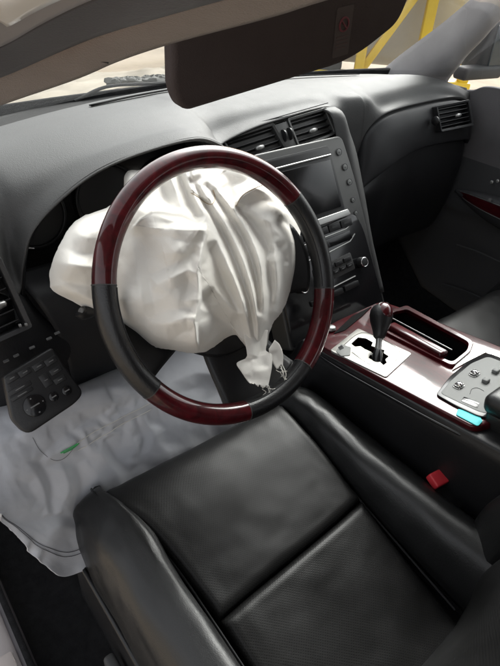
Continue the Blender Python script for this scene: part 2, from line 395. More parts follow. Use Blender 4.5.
def nylon(name, col, stain, trans):
    mt, nt, b = new_mat(name); b.inputs['Roughness'].default_value = .75; b.inputs['Specular IOR Level'].default_value = .3
    b.inputs['Sheen Weight'].default_value = .15
    tc = node(nt, 'ShaderNodeTexCoord'); nz = node(nt, 'ShaderNodeTexNoise', i_Scale=9, i_Detail=5); nt.links.new(tc.outputs['Object'], nz.inputs[0])
    mr = node(nt, 'ShaderNodeMapRange', i_From_Min=.5, i_From_Max=.78); nt.links.new(nz.outputs[0], mr.inputs[0])
    mx = node(nt, 'ShaderNodeMix', data_type='RGBA'); mx.inputs['A'].default_value = (*col, 1); mx.inputs['B'].default_value = (*stain, 1)
    nt.links.new(mr.outputs[0], mx.inputs['Factor']); nt.links.new(mx.outputs['Result'], b.inputs['Base Color'])
    uv = node(nt, 'ShaderNodeUVMap')
    w1 = node(nt, 'ShaderNodeTexWave', i_Scale=260, bands_direction='X'); w2 = node(nt, 'ShaderNodeTexWave', i_Scale=260, bands_direction='Y')
    nt.links.new(uv.outputs[0], w1.inputs[0]); nt.links.new(uv.outputs[0], w2.inputs[0])
    ad = node(nt, 'ShaderNodeMath', operation='ADD'); nt.links.new(w1.outputs['Fac'], ad.inputs[0]); nt.links.new(w2.outputs['Fac'], ad.inputs[1])
    n3 = node(nt, 'ShaderNodeTexNoise', i_Scale=45, i_Detail=5, i_Roughness=.6, i_Distortion=.8); nt.links.new(tc.outputs['Object'], n3.inputs[0])
    b1 = node(nt, 'ShaderNodeBump', i_Strength=.12, i_Distance=.0006); nt.links.new(ad.outputs[0], b1.inputs['Height'])
    b2 = node(nt, 'ShaderNodeBump', i_Strength=.12, i_Distance=.003); nt.links.new(n3.outputs[0], b2.inputs['Height']); nt.links.new(b1.outputs[0], b2.inputs['Normal'])
    nt.links.new(b2.outputs[0], b.inputs['Normal'])
    tr = node(nt, 'ShaderNodeBsdfTranslucent'); nt.links.new(mx.outputs['Result'], tr.inputs[0])
    ms = node(nt, 'ShaderNodeMixShader'); ms.inputs[0].default_value = trans
    nt.links.new(b.outputs[0], ms.inputs[1]); nt.links.new(tr.outputs[0], ms.inputs[2]); nt.links.new(ms.outputs[0], nt.nodes['Material Output'].inputs[0])
nylon('airbag_white', (.81, .785, .735), (.75, .71, .63), .10)
nylon('airbag_grey', (.58, .59, .625), (.52, .53, .56), .05)
def glass(name, tint=(.93, .96, .95)):
    mt, nt, b = new_mat(name); nt.nodes.remove(b)
    g = node(nt, 'ShaderNodeBsdfGlossy', i_Roughness=.02); t = node(nt, 'ShaderNodeBsdfTransparent'); t.inputs[0].default_value = (*tint, 1)
    fr = node(nt, 'ShaderNodeFresnel', i_IOR=1.45); ms = node(nt, 'ShaderNodeMixShader')
    nt.links.new(fr.outputs[0], ms.inputs[0]); nt.links.new(t.outputs[0], ms.inputs[1]); nt.links.new(g.outputs[0], ms.inputs[2])
    nt.links.new(ms.outputs[0], nt.nodes['Material Output'].inputs[0])
glass('glass')

EYE = CAM   # sheets turn their outer side to the cabin
X, Y, Z = A(1, 0, 0), A(0, 1, 0), A(0, 0, 1)

# ================================================================== setting
GZ = -.36
V = []; F = []; n_ = 60
gx = np.sign(np.linspace(-1, 1, n_))*np.abs(np.linspace(-1, 1, n_))**3*160
GX, GY = np.meshgrid(gx, gx, indexing='ij'); GZZ = GZ+.05*fbm(GX*.15, GY*.15, 3)*np.clip((np.hypot(GX, GY)-3)/6, 0, 1)
tag(put('ground', mesh(np.stack([GX, GY, GZZ], -1).reshape(-1, 3), gfaces(n_, n_)), M['dirt']), kind='structure')
# cabin floor with tunnel and sills' inner faces
prof = [(-.758, .10), (-.748, .02), (-.70, .0), (-.2, .0), (-.16, .05), (-.15, .16), (.15, .16), (.16, .05), (.2, 0), (.70, 0), (.735, .02), (.745, .10)]
P = np.array([[A(x, y, z+max(0, (y-.35))*.9) for x, z in prof] for y in np.linspace(-1.0, .62, 14)])
tag(sheet('floor', P, M['carpet'], thick=.01, toward=(0, 0, 1)), kind='structure')

P = np.array([[A(x, .66-.1*(x/.75)**2+.0, z) for x in np.linspace(-.76, .76, 12)] for z in (-.05, .3, .55, .775)])
tag(sheet('bulkhead', P, M['carpet'], thick=.01, toward=(0, -1, .5)), 'black bulkhead under the dashboard', 'bulkhead')
# ================================================================== body shell round the cabin
def band(name, lo, hi, mat, parent, bulge, n=60, m_=10):
    """trim strip between two rails, arched towards the cabin"""
    a, b = curve(lo, n), curve(hi, n); mid = A(-.2, -.3, .75); P = np.empty((n, m_, 3))
    for j in range(m_):
        t = j/(m_-1); q = a*(1-t)+b*t; out = mid-q; out /= np.linalg.norm(out, axis=1)[:, None]
        P[:, j] = q+nrm(A(-.75, -.55, .25))*(bulge*math.sin(math.pi*t))
    return sheet(name, P, mat, parent, thick=.006, toward=mid)
rail = thing('roof_rail', 'brown cloth windscreen pillar and roof edge with rubber seal above the driver\'s wheel', 'roof rail', (-.55, -.1, 1.0))
L1 = [at(-60, 130, x=-.645), at(0, 106, x=-.605), at(75, 80, x=-.57), at(120, 61, x=-.555), at(175, 43, x=-.545), at(270, 18, x=-.54), at(335, -2, x=-.54), A(-.54, -.45, 1.085), A(-.54, -.8, 1.10)]
L2 = [at(-60, 96, x=-.665), at(0, 78, x=-.63), at(60, 52, x=-.60), at(100, 36, x=-.59), at(160, 18, x=-.585), at(240, -4, x=-.585), at(320, -25, x=-.585), A(-.59, -.45, 1.09), A(-.59, -.8, 1.105)]
L3 = [at(-60, 68, x=-.685), at(0, 47, x=-.655), at(40, 25, x=-.64), at(80, 5, x=-.632), at(130, -14, x=-.63), at(200, -32, x=-.63), at(300, -50, x=-.63), A(-.635, -.45, 1.085), A(-.635, -.8, 1.10)]
L4 = [at(-60, 35, x=-.70), at(0, 16, x=-.675), at(30, 0, x=-.665), at(60, -15, x=-.66), at(100, -32, x=-.658), at(170, -50, x=-.658), at(280, -70, x=-.658), A(-.665, -.45, 1.10), A(-.665, -.8, 1.115)]
for L_, x_, z_ in ((L1, -.705, .80), (L2, -.722, .81), (L3, -.735, .815), (L4, -.745, .825)): L_.insert(0, A(x_+.02, .27, z_+.055)); L_.insert(0, A(x_, .42, z_-.02))
L5 = [p+A(-.010, 0, .006) for p in L4]
band('pillar_trim', L1, L2, M['headliner'], rail, .012)
band('rubber_seal', L2, L3, M['weatherstrip'], rail, .009)
band('door_flange', L3, L4, M['flange_paint'], rail, .004)
band('outer_panel', L4, L5, M['white_paint'], rail, .006)
# the joint line across the pillar trim
s_ = [at(73, 46, x=-.593)+A(-.004, -.003, .001), at(80, 53, x=-.583)+A(-.009, -.006, .003), at(92, 58, x=-.573)+A(-.007, -.005, .002), at(110, 62, x=-.560)+A(-.002, -.001, 0)]
tube('trim_joint', curve(s_, 16), .0009, M['stitch'], rail, 6)
# roof skin and headliner
ctrl = [[A(x, y, 1.09+.05*(1-(x/.56)**2)+dz) for x in (-.56, -.3, 0, .3, .56)] for y, dz in ((-.06, -.03), (-.3, 0), (-.7, .02), (-1.3, .02), (-2.0, -.03))]
tag(sheet('roof', surf(ctrl, 14, 20), M['headliner'], thick=.03, off=1, toward=(0, -.5, 0)), 'beige cloth roof lining over the front seats', 'roof')

# unseen rear cabin added to block light: posts, rear door panels, shelf
rear = thing('rear_cabin_blocker', 'unseen rear cabin walls and shelf added to shade the front seats', 'cabin', (0, -1.3, 0))
for s_ in (-1, 1):
    sheet('rear_door_panel', surf([[A(s_*(.745-.015*k), y, z) for y in (-.80, -1.2, -1.6, -2.0)] for k, z in enumerate((-.02, .3, .6, .76))], 8, 10), M['pillar_grey'], rear, thick=.02, toward=A(0, -1.3, .5))
    sheet('centre_post', surf([[A(s_*(.74-.14*t), y, .74+.37*t) for y in (-.72, -.78, -.86)] for t in (0, .33, .66, 1)], 8, 6), M['pillar_grey'], rear, thick=.02, toward=A(0, -1.3, .5))
sheet('rear_shelf', surf([[A(x, y, z) for x in (-.73, 0, .73)] for y, z in ((-1.55, .1), (-1.6, .5), (-1.7, .78), (-2.0, .8), (-2.3, .8))], 12, 6), M['carpet'], rear, thick=.02, toward=A(0, -1, 1.5))

# windscreen
def cowl(x): return .605-.235*(x/.72)**2 + (.03*x/.7)
def cowlz(x): return .783
ctrl = []
for t in np.linspace(0, 1, 6):
    row = []
    for s in np.linspace(-1, 1, 9):
        xb, xt = s*.70, s*.55
        b_ = A(xb, cowl(xb)+.02, .776); tp = A(xt, -.045-.06*s*s, 1.085)
        q = b_*(1-t)+tp*t; q = q+A(0, .06, .05)*math.sin(math.pi*t)*.5; row.append(q)
    ctrl.append(row)
tag(sheet('windscreen', surf(ctrl, 24, 40), M['glass'], thick=0), 'clear curved windscreen behind the dashboard', 'windscreen')

# passenger pillar
pp = thing('windscreen_pillar', 'grey cloth windscreen pillar on the passenger side above the dashboard end', 'pillar', (.68, .5, .8))
lo = [A(.60, .66, .70), at(394, 60, x=.64), at(440, 25, x=.635), at(470, 0, x=.62), at(520, -42, x=.60), A(.555, -.10, 1.08)]
hi = [A(.745, .46, .68), at(447, 84, x=.725), at(458, 68, x=.715), at(478, 45, x=.70), at(535, -2, x=.665), A(.60, -.10, 1.06)]
a, b = curve(lo, 40), curve(hi, 40); P = np.empty((40, 12, 3))
for j in range(12):
    t = j/11; P[:, j] = a*(1-t)+b*t+A(-.03, -.035, .01)*math.sin(math.pi*t)
sheet('pillar_trim', P, M['pillar_grey'], pp, thick=.006, toward=EYE)
# dark triangle and seal behind the pillar
tube('window_seal', curve([at(442, 78, x=.735), at(447, 62, x=.735), at(452, 50, x=.735), at(470, 30, x=.72), at(510, -5, x=.70)], 20), .008, M['weatherstrip'], pp, 8)

# ================================================================== passenger door
door = thing('passenger_door', 'closed passenger door with grey upper trim, burgundy inlay and black lower panel', 'door', (.76, .0, .1))
belt = [at(430, 80, x=.735), at(455, 88, x=.74), at(472, 90, x=.742), at(500, 88, x=.745), A(.75, .0, .755), A(.755, -.5, .745)]
def doorrow(dx, z0, y0): return [A(.75+dx, y, z0) for y in (.62, .40, .32, .24, 0, -.9)]
ctrl = [[p+A(.035, 0, -.005) for p in belt], belt, [p+A(-.004, -.006, -.018) for p in belt], doorrow(-.01, .66, 0), doorrow(.0, .60, 0), doorrow(.01, .53, 0)]
sheet('door_upper', surf(ctrl, 26, 40), M['door_upper'], door, thick=.006, toward=EYE)
ctrl = [doorrow(.006, .60, 0), doorrow(.002, .52, 0), doorrow(.0, .47, 0), doorrow(.0, .42, 0), doorrow(.012, .38, 0), doorrow(.014, .25, 0), doorrow(.01, .10, 0), doorrow(.01, -.02, 0)]
sheet('door_lower', surf(ctrl, 30, 30), M['door_grey'], door, thick=.006, toward=EYE)
# armrest: swelling that narrows to the front, with inlay
arm = [[A(.748, .345, .475), A(.748, .28, .49), A(.748, .18, .50), A(.748, 0, .51), A(.748, -.5, .51)],
       [A(.742, .345, .472), A(.725, .28, .487), A(.71, .18, .495), A(.70, 0, .50), A(.70, -.5, .50)],
       [A(.742, .345, .468), A(.722, .28, .46), A(.705, .18, .455), A(.69, 0, .455), A(.69, -.5, .455)],
       [A(.748, .345, .465), A(.74, .28, .44), A(.73, .18, .42), A(.725, 0, .41), A(.72, -.5, .41)]]
sheet('armrest', surf(arm, 16, 40), M['door_grey'], door, thick=.004, toward=EYE)
inl = [[A(.737, .33, .476), A(.7165, .27, .486), A(.703, .18, .492), A(.693, 0, .497), A(.693, -.4, .497)],
       [A(.737, .33, .467), A(.7165, .27, .462), A(.7005, .18, .459), A(.686, 0, .459), A(.686, -.4, .459)]]
il = surf(inl, 6, 40)
inlay = sheet('wood_inlay', il, M['burgundy_wood'], door, thick=.003, toward=EYE)
tube('chrome_strip', il[0][1:-6], .0013, M['silver_trim'], inlay, 6); tube('chrome_strip', il[-1][4:-6], .0010, M['silver_trim'], inlay, 6)
for i, (px, py) in enumerate(((492, 182), (498, 181), (490, 200))):
    disc('switch', at(px, py, x=.735 if i < 2 else .695)+A(-.003, 0, 0), A(-1, -.2, .1), .005, .006, M['marking'] if i == 2 else M['silver_trim'], door)
tube('map_pocket_edge', curve([at(457, 245, x=.738), at(478, 252, x=.732), at(500, 262, x=.728), at(530, 275, x=.725)], 16), .0035, M['door_grey'], door, 8)
tube('map_pocket_edge', curve([at(440, 283, x=.742), at(462, 290, x=.74), at(484, 299, x=.738), at(520, 313, x=.735)], 16), .003, M['door_grey'], door, 8)
# window glass and mirror outside
wg = [[A(.765, .42, .77), A(.765, .1, .76), A(.765, -.5, .75)], [A(.72, .33, .90), A(.72, .05, .92), A(.72, -.5, .92)], [A(.63, .1, 1.04), A(.63, -.1, 1.06), A(.63, -.5, 1.06)]]
sheet('window_pane', surf(wg, 10, 12), M['glass'], door, thick=0)
mir = thing('door_mirror', 'dark door mirror outside the passenger window', 'mirror', (.9, .42, .85))
mc = at(500, 46, x=.98)
ax = (nrm(A(1, -.15, 0)), nrm(A(.15, 1, 0)), Z)
box('housing', mc, ax, (.22, .10, .16), M['mesh_mid'], mir, .03, 4)
box('mirror_pane', mc-ax[1]*.0505, ax, (.185, .006, .125), M['far_glass'], mir, .002)
box('mirror_arm', at(478, 72, x=.86)+A(0, .0, 0), ax, (.16, .05, .035), M['mesh_mid'], mir, .01, 3)

# ================================================================== dashboard
dash = thing('dashboard', 'dark grey dashboard with silver centre panel, air vents, screen and burgundy accents', 'dashboard', (0, .4, .4))
# top pad, columns left -> right, rows cowl -> brow -> turned-under lip
brow = [A(-.745, .135, .70), A(-.69, .118, .712), A(-.65, .118, .702), A(-.624, .135, .676), A(-.605, .158, .662), A(-.592, .166, .695), A(-.572, .168, .735), A(-.527, .172, .769), A(-.465, .18, .795), A(-.385, .185, .809), A(-.30, .19, .812),
        A(-.245, .205, .790), A(-.205, .245, .765), A(-.165, .312, .752), A(-.07, .335, .762), A(.02, .343, .769), A(.10, .347, .775), A(.15, .345, .772), A(.185, .342, .735), A(.212, .338, .665), A(.246, .334, .660), A(.256, .333, .700), A(.278, .333, .727), A(.32, .334, .745), A(.40, .345, .749), A(.50, .360, .747), A(.58, .366, .746), A(.65, .364, .744), A(.70, .362, .73), A(.745, .37, .69)]
rows = [[], [], [], [], [], [], []]
for i, b_ in enumerate(brow):
    x = b_[0]; xc = x*.985
    c0 = A(xc, cowl(xc), .783)
    hump = .018*math.exp(-((x+.37)/.2)**2)
    ridge = np.array([x*.99+0, 0, 0])
    d = c0[1]-b_[1]
    top = max(.79, b_[2]+.01) if x < -.15 else .793
    q1 = A(xc, c0[1]-.25*d, .789+hump*.4)
    q2 = A((xc+x)/2, c0[1]-.52*d, .795+hump*.8)
    q3 = A(x*.5+xc*.5, b_[1]+.20*d, (.795+hump*.6)*.72+b_[2]*.28)
    q4 = A(x, b_[1]+min(.03, .08*d), b_[2]*.78+.22*(.795+hump)) if b_[2] < .79 else A(x, b_[1]+.03, b_[2]+.004)
    if .14 < x < .30:
        q2 = A(q2[0], q2[1], .795); q3 = A(q3[0], b_[1]+.05, .789); q4 = A(x, b_[1]+.010, .770 if b_[2] < .75 else .778)
    if x > .5:
        dr = ((x-.5)/.245)**2
        c0, q1, q2, q3 = c0-Z*.030*dr, q1-Z*.045*dr, q2-Z*.055*dr, q3-Z*.05*dr; q4 = q4-Z*.03*dr
    rows[0].append(c0); rows[1].append(q1); rows[2].append(q2); rows[3].append(q3); rows[4].append(q4)
    rows[5].append(b_+A(0, -.003, 0) if x < -.16 else b_); 
    inn = A(-.374-b_[0], 0, .72-b_[2]) if -.60 < x < -.21 else A(0, 0, -.01)
    inn = nrm(inn)*.007
    rows[6].append(b_+inn+A(0, .004, 0))
top_pad = sheet('top_pad', surf(rows, 60, 220), M['dash_pad'], dash, thick=.004, toward=A(0, -.2, 2))
# demister slot along the windscreen
ds = [at(83, 107, z=.789)+A(0, 0, .004), at(120, 98.5, z=.791)+A(0, 0, .003), at(168, 90, z=.793)+A(0, 0, .002)]
ds = [A(x, cowl(x)-.045, .7905) for x in np.linspace(-.33, -.02, 12)]
for q in (ds, [A(x, cowl(x)-.045, .7905) for x in np.linspace(.05, .40, 12)]):
    q = np.array(q); Pq = np.stack([q+A(0, .006, -.0005), q+A(0, 0, .0005), q+A(0, -.006, .0012)]); sheet('demister_slot', Pq+A(0, 0, .0022), M['well_black'], top_pad, thick=.002, toward=A(0, 0, 3))
# instrument binnacle: liner and dial face
arch = [b_ for b_ in brow[4:14]]
arch = [A(-.607, .168, .62)]+[b_+A(0, .002, -.004) for b_ in arch[1:8]]+[A(-.235, .225, .775), A(-.205, .255, .72), A(-.195, .25, .62)]
cen = A(-.374, 0, .70); lin = []
for k, (yy, s) in enumerate(((.0, .985), (.012, .95), (.06, .92), (.11, .90))):
    lin.append([A(cen[0]+(p[0]-cen[0])*s, p[1]+yy, cen[2]+(p[2]-cen[2])*s) for p in arch])
sheet('binnacle', surf(lin, 16, 80), M['black_plastic'], dash, thick=.003, toward=A(-.374, .1, .68))
face = box('dial_face', A(-.395, .30, .685), (X, nrm(A(0, .25, .97)), nrm(A(0, -.97, .25))), (.37, .17, .012), M['gloss_black'], dash, .004)
fn = nrm(A(0, -.97, .25)); fu = nrm(A(0, .25, .97))
for gx_, r_ in ((-.53, .048), (-.405, .055), (-.29, .05)):
    c = A(gx_, .292, .70)
    disc('dial', c+fn*.003, fn, r_, .004, M['mesh_mid'], face)
    th = np.linspace(0, 2*math.pi, 40); ring = np.array([c+fn*.006+(X*math.cos(t)+fu*math.sin(t))*r_ for t in th])
    tube('dial_ring', ring, .003, M['black_plastic'], face, 8)
tube('dial_pin', [A(-.585, .215, .69), A(-.572, .212, .692), A(-.560, .21, .688)], [.0022, .0022, .0012], M['chrome'], dash, 8)
# left end: face under the brow, round the side vent, down to the knee panel
ctrl = [[A(-.745, .14, .70), A(-.69, .125, .713), A(-.65, .128, .698), A(-.612, .165, .66), A(-.59, .20, .64)],
        [A(-.745, .13, .67), A(-.69, .112, .68), A(-.645, .114, .67), A(-.608, .15, .65), A(-.585, .175, .62)],
        [A(-.745, .135, .60), A(-.69, .118, .60), A(-.64, .118, .60), A(-.60, .135, .60), A(-.57, .155, .59)],
        [A(-.745, .15, .55), A(-.69, .13, .55), A(-.64, .125, .55), A(-.60, .13, .55), A(-.55, .145, .55)],
        [A(-.745, .18, .46), A(-.69, .16, .46), A(-.64, .15, .46), A(-.60, .15, .46), A(-.55, .155, .46)]]
sheet('side_panel', surf(ctrl, 40, 40), M['dash_dark'], dash, thick=.004, toward=A(-.6, -.5, .8))
ctrl = [[A(-.60, .20, .665), A(-.5, .22, .655), A(-.374, .23, .65), A(-.26, .24, .65), A(-.13, .27, .66)],
        [A(-.585, .155, .635), A(-.5, .155, .63), A(-.374, .15, .62), A(-.26, .17, .62), A(-.13, .21, .62)],
        [A(-.565, .145, .56), A(-.5, .14, .55), A(-.374, .135, .54), A(-.26, .15, .54), A(-.11, .18, .53)],
        [A(-.56, .15, .47), A(-.5, .155, .47), A(-.374, .155, .47), A(-.26, .165, .47), A(-.10, .19, .45)],
        [A(-.56, .24, .42), A(-.5, .25, .42), A(-.374, .25, .42), A(-.26, .26, .42), A(-.10, .28, .38)]]
sheet('knee_panel', surf(ctrl, 40, 40), M['dash_dark'], dash, thick=.004, toward=A(-.4, -.5, .8))
# steering column shroud and stalk
wt = R(30.12); WC = A(-.37382, .0004, .67103); E1 = X; E2 = A(0, math.sin(wt), math.cos(wt)); WN = A(0, -math.cos(wt), math.sin(wt))
def WP(a, b_, h=0): return WC+E1*a+E2*b_+WN*h
lathe('column_shroud', WP(0, 0, -.19), WN, [(0, .075), (.10, .072), (.135, .06), (.137, .03)], M['black_plastic'], dash, 28)
st = [WP(-.05, -.02, -.10), WP(-.13, .005, -.095), at(78, 318, y=.075), at(88, 312, y=.07)]
tube('stalk', curve([WP(-.04, .0, -.10), WP(-.12, .02, -.095), at(86, 313, y=.08), at(80, 311, y=.08)], 14), [.007]*8+[.0085]*6, M['black_plastic'], dash, 12)
disc('stalk_tip', at(80, 311, y=.08)+A(-.001, -.002, 0), nrm(at(80, 311, y=.08)-at(90, 313, y=.08)), .006, .003, M['marking'], dash)

def vent(name, TL, TR, BR, BL, nslat, n, depth, slat_mat, tab=True, tabpos=.55, nvert=0, frame_mat='dash_pad', border=.006):
    """rectangular air vent: frame, black well, horizontal slats, silver tab"""
    TL, TR, BR, BL = map(np.asarray, (TL, TR, BR, BL)); n = nrm(np.asarray(n, float))
    Q = lambda u, v: (TL*(1-u)+TR*u)*(1-v)+(BL*(1-u)+BR*u)*v
    wd = np.linalg.norm(TR-TL); ht = np.linalg.norm(BL-TL); bu, bv = border/wd, border/ht
    out = rounded([Q(-bu, -bv), Q(1+bu, -bv), Q(1+bu, 1+bv), Q(-bu, 1+bv)], .005, 4); inn = rounded([Q(0, 0), Q(1, 0), Q(1, 1), Q(0, 1)], .003, 4)
    fr = ring_slab(name, [p+n*.003 for p in out], [p+n*.001 for p in inn], n, depth, M[frame_mat], dash)
    slab('vent_well', [Q(.001, .001)-n*depth*.9, Q(.999, .001)-n*depth*.9, Q(.999, .999)-n*depth*.9, Q(.001, .999)-n*depth*.9], n, .003, M['black_plastic'], fr, 0)
    ex = nrm(TR-TL); dn = nrm(BL-TL)
    for i in range(nslat):
        v = (i+.5)/nslat; c = Q(.5, v)-n*.010
        tl = nrm(n*.9-dn*.25)
        box('slat', c, (ex, tl, np.cross(ex, tl)), (wd*.99, .016, .0026), M[slat_mat], fr, .0008, 1)
    for i in range(nvert):
        u = (i+.5)/nvert; c = Q(u, .5)-n*.024
        box('blade', c, (dn, n, ex), (ht*.97, .012, .0012), M['black_plastic'], fr, 0)
    if tab:
        c = Q(tabpos, (nslat//2+.5)/nslat)-n*.002
        lathe('vent_tab', c-ex*.011, ex, [(0, .0015), (.002, .0042), (.011, .0052), (.020, .0042), (.022, .0015)], M['silver_trim'], fr, 12)
    return fr
# centre vents
VN = nrm(A(-.06, -.835, .55)); VP = (A(0, .333, .745), VN)
vq = lambda x, y: at(x, y, pl=VP)
vent('air_vent', vq(225, 141), vq(272, 126), vq(285, 149), vq(240, 165), 4, VN, .03, 'black_plastic', True, .55, 6, 'stack_silver')
vent('air_vent', vq(290, 121), vq(325, 110.5), vq(334, 132), vq(300, 146), 4, VN, .03, 'black_plastic', True, .5, 5, 'stack_silver')
wh = slab('vent_bridge', [vq(275, 125), vq(287, 121), vq(298, 148), vq(286, 152)], VN, .012, M['stack_silver'], dash, .001)
for px, py in ((281, 130), (287, 128)):
    c = vq(px+2, py+6); lathe('thumb_wheel', c-X*.002, X, [(0, .010), (.001, .0125), (.004, .0125), (.005, .010)], M['black_plastic'], wh, 16)
sl_ = np.array([vq(213, 137), vq(245, 127), vq(290, 114), vq(327, 103.5)]); tube('seam_gap', curve(sl_, 20)+VN*.0035, .0011, M['gloss_black'], dash, 6)
# vent surround fills to the pad
slab('vent_surround', rounded([vq(224, 138), vq(336, 103), vq(352, 134), vq(238, 170)], .006), VN, .02, M['stack_silver'], dash, .002).location = tuple(-VN*.012)
# passenger vent
pTL, pTR, pBL, pBR = at(434, 109, y=.352), at(464, 103, y=.346), at(438, 130, y=.332), at(468, 124, y=.326)
pn = nrm(np.cross(pBL-pTL, pTR-pTL)); pn = pn if pn[1] < 0 else -pn
vent('air_vent', pTL+pn*.012, pTR+pn*.012, pBR+pn*.012, pBL+pn*.012, 5, pn, .03, 'black_plastic', True, .62, 0, 'dash_dark')
lathe('vent_wheel', at(434.5, 121, y=.325)-A(0, 0, 0), A(1, 0, 0), [(0, .008), (.002, .011), (.006, .011), (.008, .008)], M['black_plastic'], dash, 16)
# driver's side vent
lq = lambda x, y, d=0: at(x, y, pl=(A(-.66, .104, .66), nrm(A(0, -.93, .36))))
lTR = lq(-3, 262); lBR = lq(26, 325); lBL = lq(-35, 352); lTL = lq(-60, 285)
vent('air_vent', lTL, lTR, lBR, lBL, 6, nrm(A(0, -.93, .36)), .03, 'black_plastic', True, .72, 0, 'dash_dark')
# passenger fascia: upper panel then recessed glovebox
pr = [A(.240, .337, .635)]+[b_ for b_ in brow if b_[0] > .245]
low = [A(.235, .30, .575), A(.25, .298, .59), A(.285, .297, .606), A(.335, .30, .622), A(.39, .312, .629), A(.46, .325, .636), A(.53, .334, .637), A(.60, .336, .635), A(.67, .335, .632), A(.72, .336, .627), A(.745, .35, .61)]
low = list(curve(low, len(pr)))
ctrl = []
for t, by in ((0, .008), (.06, .006), (.12, -.004), (.35, -.010), (.65, -.009), (.92, -.004), (1.0, .004)):
    ctrl.append([a_*(1-t)+b_*t+A(0, by, 0) for a_, b_ in zip(pr, low)])
ctrl.append([p+A(0, .03, -.002) for p in low])
sheet('passenger_panel', surf(ctrl, 50, 90), M['dash_dark'], dash, thick=.004, toward=A(.4, -.6, .8))
ctrl = [[p+A(0, .022, -.001) for p in low], [p+A(0, .012, -.012) for p in low], [p*A(1, 1, 0)+A(0, .004, .55) for p in low], [p*A(1, 1, 0)+A(0, .018, .44) for p in low], [p*A(1, 1, 0)+A(0, .06, .33) for p in low], [p*A(1, 1, 0)+A(0, .20, .27) for p in low]]
sheet('glovebox', surf(ctrl, 40, 60), M['black_plastic'], dash, thick=.004, toward=A(.4, -.6, .8))
# embossed airbag wording on the pad
def text(name, s, size, pos, ex, ey, mat, parent, ext=.0003):
    cu = bpy.data.curves.new('t', 'FONT'); cu.body = s; cu.size = size; cu.extrude = ext; cu.align_x = 'CENTER'; cu.align_y = 'CENTER'
    tmp = bpy.data.objects.new('t', cu); COL.objects.link(tmp); dg = bpy.context.evaluated_depsgraph_get()
    me = bpy.data.meshes.new_from_object(tmp.evaluated_get(dg)); bpy.data.objects.remove(tmp)
    ez = np.cross(ex, ey); mt_ = Matrix(((ex[0], ey[0], ez[0], pos[0]), (ex[1], ey[1], ez[1], pos[1]), (ex[2], ey[2], ez[2], pos[2]), (0, 0, 0, 1)))
    me.transform(mt_); return put(name, me, mat, parent)

# ------------------------------------------------------------------ centre stack
SN = A(0, -.883, .47); SN = nrm(SN); SP0 = A(.091, .273, .701)
sq = lambda x, y, h=0: at(x, y, pl=(SP0+SN*h, SN))
SDN = A(0, -.47, -.883)
xl, xr = -.118, .146
def sp(x, v, h=0): return SP0*A(0, 1, 1)+A(x, 0, 0)+SDN*v+SN*h     # v: distance down the slope from the screen's top edge
stack = slab('centre_stack', rounded([sp(xl, -.03), sp(xr-.012, -.035), sp(xr+.002, .05), sp(xr+.012, .16), sp(xr+.022, .36), sp(xl-.01, .36), sp(xl, .1)], [.02, .016, .02, .03, .01, .01, .03]), SN, .05, M['stack_silver'], dash, .004, 3)
slab('stack_lower', rounded([sp(xl+.004, .15), sp(xr-.022, .128), sp(xr-.005, .17), sp(xr+.014, .355), sp(xl-.004, .355)], [.005, .02, .02, .01, .01]), SN, .02, M['gloss_black'], stack, .002).location = tuple(SN*.004)
# screen recess, hood strip and glass
slab('screen_surround', rounded([sp(xl+.018, -.016), sp(.088, -.020), sp(.0985, .118), sp(xl+.018, .122)], .010), SN, .012, M['black_plastic'], stack, .002).location = tuple(SN*.003)
slab('screen', rounded([sp(xl+.03, .012), sp(.082, .008), sp(.087, .108), sp(xl+.03, .112)], .004), SN, .006, M['screen_glass'], stack, .0006).location = tuple(SN*.005)
tube('screen_strip', [sp(xl+.026, .0045, .006), sp(0, .002, .006), sp(.084, .0, .006)], .0022, M['silver_trim'], stack, 8)
# silver bar under the screen, rows of keys
c = sp(-.008, .133, .010); slab('silver_bar', rounded([sp(xl+.022, .122, .012), sp(.098, .116, .012), sp(.104, .130, .012), sp(xl+.022, .136, .012)], .004), SN, .012, M['silver_trim'], stack, .003, 3)
for i in range(5):
    x0 = -.072+i*.036; slab('key', rounded([sp(x0, .140-i*.0008, .008), sp(x0+.033, .139-i*.0008, .008), sp(x0+.034, .155-i*.0008, .008), sp(x0+.001, .156-i*.0008, .008)], .002), SN, .006, M['black_plastic'], stack, .001)
    slab('key_marking', [sp(x0+.009, .145-i*.0008, .0084), sp(x0+.025, .1445-i*.0008, .0084), sp(x0+.025, .148-i*.0008, .0084), sp(x0+.009, .1485-i*.0008, .0084)], SN, .0003, M['mesh_mid'], stack, 0)
tube('trim_line', [sp(xl+.02, .163, .006), sp(0, .160, .006), sp(.085, .156, .006), sp(.103, .150, .006)], .0012, M['silver_trim'], stack, 6)
slab('cassette_slot', rounded([sp(-.075, .168, .007), sp(.095, .161, .007), sp(.100, .180, .007), sp(-.075, .187, .007)], .003), SN, .004, M['screen_glass'], stack, .001)
slab('hazard_key', rounded([sp(.004, .168, .010), sp(.026, .167, .010), sp(.028, .181, .010), sp(.006, .182, .010)], .002), SN, .006, M['black_plastic'], stack, .001)
tri = [sp(.011, .178, .0104), sp(.016, .170, .0104), sp(.021, .1775, .0104)]; slab('hazard_mark', tri, SN, .0003, M['red_mark'], stack, 0)
tube('trim_line', [sp(xl+.02, .196, .006), sp(.02, .192, .006), sp(.09, .184, .006), sp(.108, .172, .006)], .0014, M['silver_trim'], stack, 6)
slab('radio_face', rounded([sp(-.03, .215, .006), sp(.085, .207, .006), sp(.09, .245, .006), sp(-.03, .253, .006)], .004), SN, .004, M['mesh_mid'], stack, .001)
